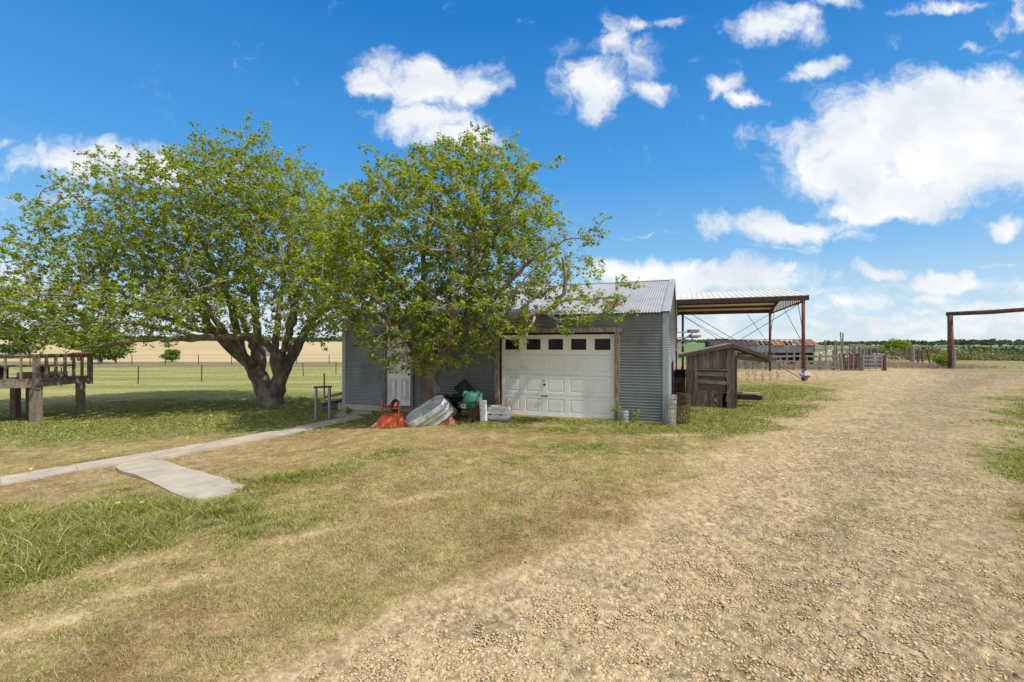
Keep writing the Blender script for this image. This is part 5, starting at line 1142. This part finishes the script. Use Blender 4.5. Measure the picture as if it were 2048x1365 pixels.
# ------------------------------------------------------------------ log gateway
a = P(1903, 738, 37.0); a.z = gz(a.x, a.y); gt = thing('log_gateway', 'tall brown log gateway post carrying a long round crossbeam over the drive', 'gateway', a)
t = MB(); t.tube([a - Zv * .1, a + Zv * 1.5 + Vector((-.05, 0, 0)), Vector((a.x - .12, a.y, 4.35))], [.23, .2, .17], 12); t.build('post', M['steel'], gt, True)
q0, q1 = P(1893, 628.5, 37.3), P(2170, 612, 31.0); t = MB(); t.tube([q0, q0.lerp(q1, .35) - Zv * .05, q0.lerp(q1, .7), q1], [.16, .17, .15, .16], 12); t.build('crossbeam', M['steel'], gt, True)
t = MB(); e_ = q0.lerp(q1, .93); e_.z = gz(e_.x, e_.y); t.tube([e_ - Zv * .1, Vector((e_.x, e_.y, 4.4))], [.22, .17], 12); t.build('post', M['steel'], gt, True)
t = MB(); b_ = P(1908, 700, 36.6); t.tube([Vector((b_.x, b_.y, gz(b_.x, b_.y) - .1)), Vector((b_.x, b_.y, 1.45))], .12, 8); solo(t, 'short_post', M['woodh'], 'short grey post tied beside the foot of the log gateway', 'post')

# ------------------------------------------------------------------ corral fences, gates, barn
def wood_fence(name, label, pts, hs_, rails, th=.16, rh=.15, mt='woodh', cat='fence'):
    f = thing(name, label, cat, pts[0])
    for p, h in zip(pts, hs_): t = MB(); t.tube([p - Zv * .1, p + Zv * h + Vector((random.uniform(-.05, .05), 0, 0))], [th * random.uniform(.45, .6), th * .45], 7); t.build('post', M[mt], f)
    for z in rails:
        for a, b in zip(pts, pts[1:]):
            t = MB(); t.bar(a + Zv * (z + random.uniform(-.05, .05)) - Vector((0, .06, 0)), b + Zv * (z + random.uniform(-.05, .05)) - Vector((0, .06, 0)), .05, rh * random.uniform(.8, 1.2)); t.build('rail', M[mt], f)
    return f
wpx = [1462, 1492, 1506, 1533, 1560, 1588, 1613, 1640, 1668, 1688]
wood_fence('wooden_fence', 'old grey post and rail corral fence between the hut and the cattle gates', [zg(P(x, 700, 36 - .1 * i)) for i, x in enumerate(wpx)], [1.0, 1.0, 1.25, 1.5, 1.1, 1.5, 1.2, 1.1, 1.55, 1.3], (.3, .68, 1.08))
# thicker brushy boards behind it
t = MB()
for k in range(70):
    x = 1464 + k * 3.2; a = zg(P(x, 700, 37.6)); t.bar(a - Zv * .05, a + Zv * random.uniform(.45, .85), random.uniform(.08, .15), .03, (0, 1, 0))
solo(t, 'picket_screen', M['woodh'], 'low grey screen of upright boards behind the corral rails', 'fence')
def gate_(x0, x1, y0, y1, Y, mt, nr_, nv_, name, label, r_=.03):
    a, b = zg(P(x0, 700, Y)), zg(P(x1, 700, Y - .4)); h0, h1_ = P(x0, y0, Y).z - a.z, P(x0, y1, Y).z - a.z
    g = thing(name, label, 'gate', a)
    t = MB()
    for p in (a, b): t.tube([p + Zv * h1_, p + Zv * h0], r_, 7)
    for k in (0, nr_ - 1): z = h1_ + (h0 - h1_) * k / (nr_ - 1); t.tube([a + Zv * z, b + Zv * z], r_, 7)
    t.build('outer_frame', M[mt], g)
    for k in range(1, nr_ - 1): z = h1_ + (h0 - h1_) * k / (nr_ - 1); t = MB(); t.tube([a + Zv * z, b + Zv * z], r_, 7); t.build('rail', M[mt], g)
    for k in range(nv_): q_ = a.lerp(b, (k + 1) / (nv_ + 1)); t = MB(); t.tube([q_ + Zv * h1_, q_ + Zv * h0], r_ * .7, 6); t.build('upright', M[mt], g)
    return g
gate_(1687, 1720, 709, 740, 35, 'steel', 5, 3, 'cattle_gate', 'rusty brown cattle gate with crossed bars left of the silver gate', .035)
gate_(1727, 1764, 713, 744, 34, 'gate', 5, 2, 'cattle_gate', 'silver grey tube cattle gate with five bars at the end of the corral', .034)
for k, (px, y0, Y, w_, mt, lb) in enumerate(((1684, 706, 34.6, .22, 'woodh', 'pale leaning gate post at the left end of the brown cattle gate'), (1723, 710, 34.3, .32, 'woodh', 'thick grey post between the brown and silver cattle gates'), (1768, 711, 34, .34, 'steel', 'dark red-brown post at the right end of the silver cattle gate'))):
    a = zg(P(px, 700, Y)); t = MB(); t.tube([a - Zv * .1, Vector((a.x + (-.15 if k == 0 else 0), a.y, P(px, y0, Y).z))], [w_ * .5, w_ * .45], 8); solo(t, 'gate_post', M[mt], lb, 'post')
t = MB()
for k in range(26):
    a = zg(P(1688 + k * 3.0, 700, 37.5 + .3 * (k % 3))); t.bar(a, a + Zv * random.uniform(.8, 1.35) + Vector((random.uniform(-.06, .06), 0, 0)), random.uniform(.07, .13), .04, (0, 1, 0))
solo(t, 'upright_poles', M['wood'], 'row of rough upright boards seen through the bars of the cattle gates', 'fence')
for k, (x0, x1, yt, Y, lb) in enumerate(((1697, 1730, 690, 44, 'farthest'), (1703, 1742, 692.5, 41, 'middle'), (1718, 1756, 695.5, 38.5, 'nearest'))):
    a, b = P(x0, yt, Y), P(x1, yt, Y); f = thing('pole_shelter', lb + ' of the three flat-topped pole shelters standing behind the cattle gates', 'pole shelter', zg(a)); t = MB(); t.bar(a, b, .16, .14); t.build('top_pole', M['woodh'], f)
    for s_ in (.08, .4, .62, .95): q_ = a.lerp(b, s_); t = MB(); t.tube([Vector((q_.x, q_.y, gz(q_.x, q_.y))), q_], .08, 6); t.build('post', M['woodh'], f)
for k, (x0, y0, x1, y1, lb) in enumerate(((1650, 680, 1654, 716, 'leaning pole beside the right end of the old barn'), (1669, 681, 1671, 716, 'left one of two short poles right of the old barn'), (1673, 681, 1675, 716, 'right one of two short poles right of the old barn'), (1681, 664, 1686, 716, 'tall pole leaning left above the brown cattle gate'), (1686, 666, 1685, 716, 'tall upright pole touching the leaning tall pole'))):
    a, b = P(x1, y1, 38), P(x0, y0, 38); a.z = gz(a.x, a.y); t = MB(); t.tube([a, b], [.07, .05], 6); solo(t, 'pole', M['woodh'], lb, 'pole')
# old barn
bY = 52.0; bA, bB = P(1416, 700, bY), P(1636, 700, bY - 3.5); bA.z = bB.z = 0; bd = (bB - bA).normalized(); bn_ = Vector((-bd.y, bd.x, 0)); bl = (bB - bA).length; g0 = gz(bA.x, bA.y)
barn = thing('old_barn', 'long low derelict barn with grey tin walls and a broken rusty roof', 'barn', (bA.x, bA.y, g0))
def Bp(s, d, z): return bA + bd * s + bn_ * d + Zv * z
zT, zR, zB = 1.92, 2.50, 1.10
t = MB(); corr_cols(t, Bp(0, 0, 0), bd, Zv, -bn_, 1.5, bl - .4, zB, zT, pitch=.15, amp=.02, seg=4); t.build('tin_wall', M['oldtin'], barn)
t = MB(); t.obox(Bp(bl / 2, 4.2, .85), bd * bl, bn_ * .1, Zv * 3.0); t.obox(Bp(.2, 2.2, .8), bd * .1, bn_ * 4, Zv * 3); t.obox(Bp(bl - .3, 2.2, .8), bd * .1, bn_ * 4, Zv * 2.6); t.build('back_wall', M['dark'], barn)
for s_ in np.linspace(.4, bl - .4, 9): t = MB(); t.tube([Bp(s_, 0, g0 - .2), Bp(s_, 0, zB + .1)], .10, 6); t.build('post', M['woodh'], barn)
t = MB(); t.bar(Bp(0, 2.2, zR + .04), Bp(bl, 2.2, zR + .04), .3, .06); t.build('ridge_board', M['dsteel'], barn)
rt = (zR - zT) / 2.2
def panel(s0, s1, mt, f0=0, f1=1): t = MB(); corr_cols(t, Bp(0, -.25 + 2.45 * f0, zT + (zR - zT) * f0 - .02), bd, (bn_ * 2.45 + Zv * (zR - zT)), Zv, s0, s1, 0, f1 - f0, pitch=.2, amp=.015, seg=4); t.build('roof_sheet', M[mt], barn)
sc_ = lambda px: (px - 1416) / 220 * bl
for (a, b, mt) in ((1551, 1573, 'rust'), (1596, 1612, 'rust'), (1611, 1627, 'rust'), (1626, 1638, 'rust')): panel(sc_(a), sc_(b), mt)
panel(sc_(1588), sc_(1594), 'csheet', .0, .3)
for px in np.linspace(1420, 1632, 22): t = MB(); s_ = sc_(px); t.bar(Bp(s_, -.2, zT + .0), Bp(s_, 2.2, zR), .09, .08); t.build('rafter', M['tan' if px > 1520 else 'dsteel'], barn)
for f_ in (.3, .65): t = MB(); t.bar(Bp(sc_(1520), -.25 + 2.45 * f_, zT + (zR - zT) * f_ + .05), Bp(bl, -.25 + 2.45 * f_, zT + (zR - zT) * f_ + .05), .08, .05); t.build('batten', M['tan'], barn)
t = MB(); t.obox(Bp(sc_(1470), 1.0, (zT + zR) / 2 - .02), bd * sc_(1520), bn_ * 2.2 + Zv * .5, (0, 0, .03)); t.build('dark_roof_sheet', M['dsteel'], barn)
tinr = [P(1640, 706, 45), P(1672, 696, 44), P(1673, 697, 40), P(1641, 709, 40)]
t = MB(); vs = []
for i in range(9):
    for j in range(5): a = tinr[0].lerp(tinr[1], i / 8); b = tinr[3].lerp(tinr[2], i / 8); vs.append(a.lerp(b, j / 4) + Zv * random.uniform(-.1, .1))
t.add(vs, [(i * 5 + j, i * 5 + j + 1, (i + 1) * 5 + j + 1, (i + 1) * 5 + j) for i in range(8) for j in range(4)])
ls = thing('tin_lean_to', 'crumpled pale tin lean-to roof at the right end of the old barn', 'lean-to', zg(tinr[0])); t.build('roof_sheet', M['csheet'], ls)
for q_ in tinr: t = MB(); t.tube([zg(q_), q_], .07, 6); t.build('post', M['woodh'], ls)
# beyond the gates
wire_fence('leaning_fence', 'short run of leaning thin dark posts with wire beyond the cattle gates', [zg(P(x, 700, 50 - .12 * (x - 1836))) for x in (1836, 1846, 1860, 1874)], 1.35, 3, 'dsteel', .015, .10, [0, -.25, -.3, -.3])
a = zg(P(1825, 700, 49)); t = MB(); t.tube([a, a + Zv * 1.65], [.2, .17], 8); solo(t, 'thick_post', M['woodh'], 'thick grey wooden post among dry weeds beyond the cattle gates', 'post')
wire_fence('wire_fence', 'far wire fence with scattered posts in front of the valley trees', [zg(P(x, 700, 72)) for x in (1770, 1810, 1850, 1890, 1918, 1945, 1980, 2010, 2042, 2080)], 1.35, 2, 'woodh', .015, .12)
def heap(px, Y, w_, h_, n, mt, lb, cat, name):
    c = zg(P(px, 700, Y)); t = MB()
    for k in range(n):
        a = c + Vector((random.uniform(-w_, w_), random.uniform(-.6, .6), random.uniform(0, h_))); d = Vector((random.uniform(-1, 1) * w_ * .5, random.uniform(-.4, .4), random.uniform(-.25, .25))); t.bar(a, a + d, .05, .04)
    solo(t, name, M[mt], lb, cat)
heap(1812, 58, 3.0, 1.1, 60, 'dsteel', 'tangled dark brush pile left of the thick grey post', 'brush pile', 'brush_pile')
heap(1868, 56, 3.4, .5, 40, 'dsteel', 'low dark heap of branches behind the leaning posts', 'brush pile', 'brush_pile')
heap(1985, 80, 3.0, 1.3, 60, 'tan', 'tan heap of cut brush in the thicket at the right', 'brush pile', 'brush_pile')
def shedlet(px, Y, w_, h_, d_, mt, mr, lb, name, win=False, dz=0):
    c = zg(P(px, 700, Y)); c.z += dz; r = thing(name, lb, 'building', c); t = MB(); t.box(c.x - w_ / 2, c.x + w_ / 2, c.y, c.y + d_, c.z, c.z + h_); t.build('wall', M[mt], r)
    t = MB(); z_ = c.z + h_; e = .25; rr_ = h_ * .28
    t.add([(c.x - w_ / 2 - e, c.y - e, z_), (c.x + w_ / 2 + e, c.y - e, z_), (c.x + w_ / 2 + e, c.y + d_ + e, z_), (c.x - w_ / 2 - e, c.y + d_ + e, z_), (c.x - w_ / 2 - e, c.y + d_ / 2, z_ + rr_), (c.x + w_ / 2 + e, c.y + d_ / 2, z_ + rr_)], [(0, 1, 5, 4), (2, 3, 4, 5), (0, 4, 3), (1, 2, 5), (3, 2, 1, 0)]); t.build('roof', M[mr], r)
    if win: t = MB(); t.box(c.x - w_ * .2, c.x + w_ * .15, c.y - .04, c.y, c.z + h_ * .35, c.z + h_ * .8); t.build('window', M['glass'], r)
shedlet(1789, 105, 6, 2.2, 4, 'plain_white', 'roof', 'tiny white cabin with dark window far beyond the bushy tree', 'cabin', True, 1.0)
shedlet(565, 95, 3.6, 1.7, 4, 'pink', 'plain_white', 'small brown shed with pale roof seen between the big tree trunks', 'shed')
shedlet(534, 98, 4.6, 1.6, 3, 'gate', 'gate', 'low grey trailer body seen left of the brown shed through the trunks', 'trailer')
# red wagon on the pasture edge
c_ = zg(P(153, 700, 72)); rw = thing('red_wagon', 'old dark red farm wagon box on wheels behind the deck railing', 'wagon', c_); t = MB(); t.box(c_.x - .75, c_.x + .75, c_.y, c_.y + 1.6, c_.z + .5, c_.z + 1.35); t.build('box_body', M['dred'], rw)
for s_ in (-.5, .5): wheel(c_ + Vector((s_, -.1, .38)), (0, 1, 0), .38, .18, rw)
n_ = 15000; wx_ = rng.normal(36.0, 2.6, n_); wy_ = rng.normal(44, 4.2, n_); hh = rng.uniform(.08, .32, n_); aa = rng.uniform(0, 6.28, n_); kk = (wy_ > 36.5); wx_, wy_, hh, aa = wx_[kk], wy_[kk], hh[kk], aa[kk]; n_ = len(wx_)
wz = hbase(wx_, wy_); w0 = np.stack([wx_, wy_, wz], -1); sd2 = np.stack([np.cos(aa), np.sin(aa), 0 * aa], -1) * .03; tp = w0 + np.stack([np.cos(aa * 3) * .15, np.sin(aa * 5) * .15, hh], -1)
fast_o = fast_mesh('dry_weeds', np.stack([w0 - sd2, w0 + sd2, tp], 1).reshape(-1, 3), np.arange(n_ * 3).reshape(-1, 3), np.repeat(lerp(A_([.30, .22, .15]), A_([.50, .39, .27]), rng.random(n_)), 3, 0), M['grass']); tag(fast_o, 'patch of tall brownish dry weeds beyond the silver cattle gate', 'weeds', kind='stuff')
# low weeds by the walls, hut and dirt patch
def weed(px, py, h, lab, cols=YC, n=60, w_=.12):
    p = gp(px, py); r = thing('weed', lab, 'weed', p); t = MB()
    for k in range(5): t.tube([p, p + Vector((random.uniform(-w_, w_) * .5, random.uniform(-w_, w_) * .5, h * .6)), p + Vector((random.uniform(-w_, w_), random.uniform(-w_, w_), h * random.uniform(.8, 1)))], .004, 3)
    t.build('stem', M['twig'], r); V_, F_, C_ = leafball([(p.x, p.y, p.z + h * .6, w_, w_, h * .45)], n, .03, cols); fast_mesh('leaves', V_, F_, C_, M['leaf'], r)
weed(1233, 843, .42, 'leafy weed at the foot of the brown door frame'); weed(1272, 846, .34, 'leafy weed beside the short wire roll at the garage wall'); weed(698, 832, .25, 'leafy weed growing between the stone steps', GC)
weed(1393, 800, .25, 'bright yellow weed leaves at the top of the wire cage', ([.5, .5, .03], [.65, .6, .05]), 40, .12)
for i_, px in enumerate((1496, 1510, 1526, 1541, 1556)): weed(px, 764, .55, 'dry brown weed stalk %s in the row below the canopy' % ('first', 'second', 'third', 'fourth', 'fifth')[i_] + ' from the hut', ([.2, .13, .06], [.28, .2, .1]), 30, .15)
p = [gp(*q) for q in ((375, 884), (207, 912), (236, 1022), (284, 1021), (1056 / 2.5, 838), (150, 812), (400, 846), (62, 950))]
for i_, q_ in enumerate(p):
    t = MB(); t.tube([q_, q_ + Zv * .09], .003, 4); t.lathe([(0, 0), (.022, .004), (.024, .012), (0, .016)], frame3(q_ + Zv * .09, (.1, -.3, 1)), 9)
    tag(solo(t, 'flower', M['flower'], 'small yellow flower ' + ('just behind the middle of the concrete path', 'behind the path further left, above the slab corner', 'in the long grass close to the near end of the slab', 'at the near tip of the slab where grass meets concrete', 'in the shade left of the big tree trunk', 'in grass near the deck posts', 'in front of the big split tree trunk', 'in front of the path at the left picture edge')[i_], 'flower', 'yellow flowers in the lawn'))
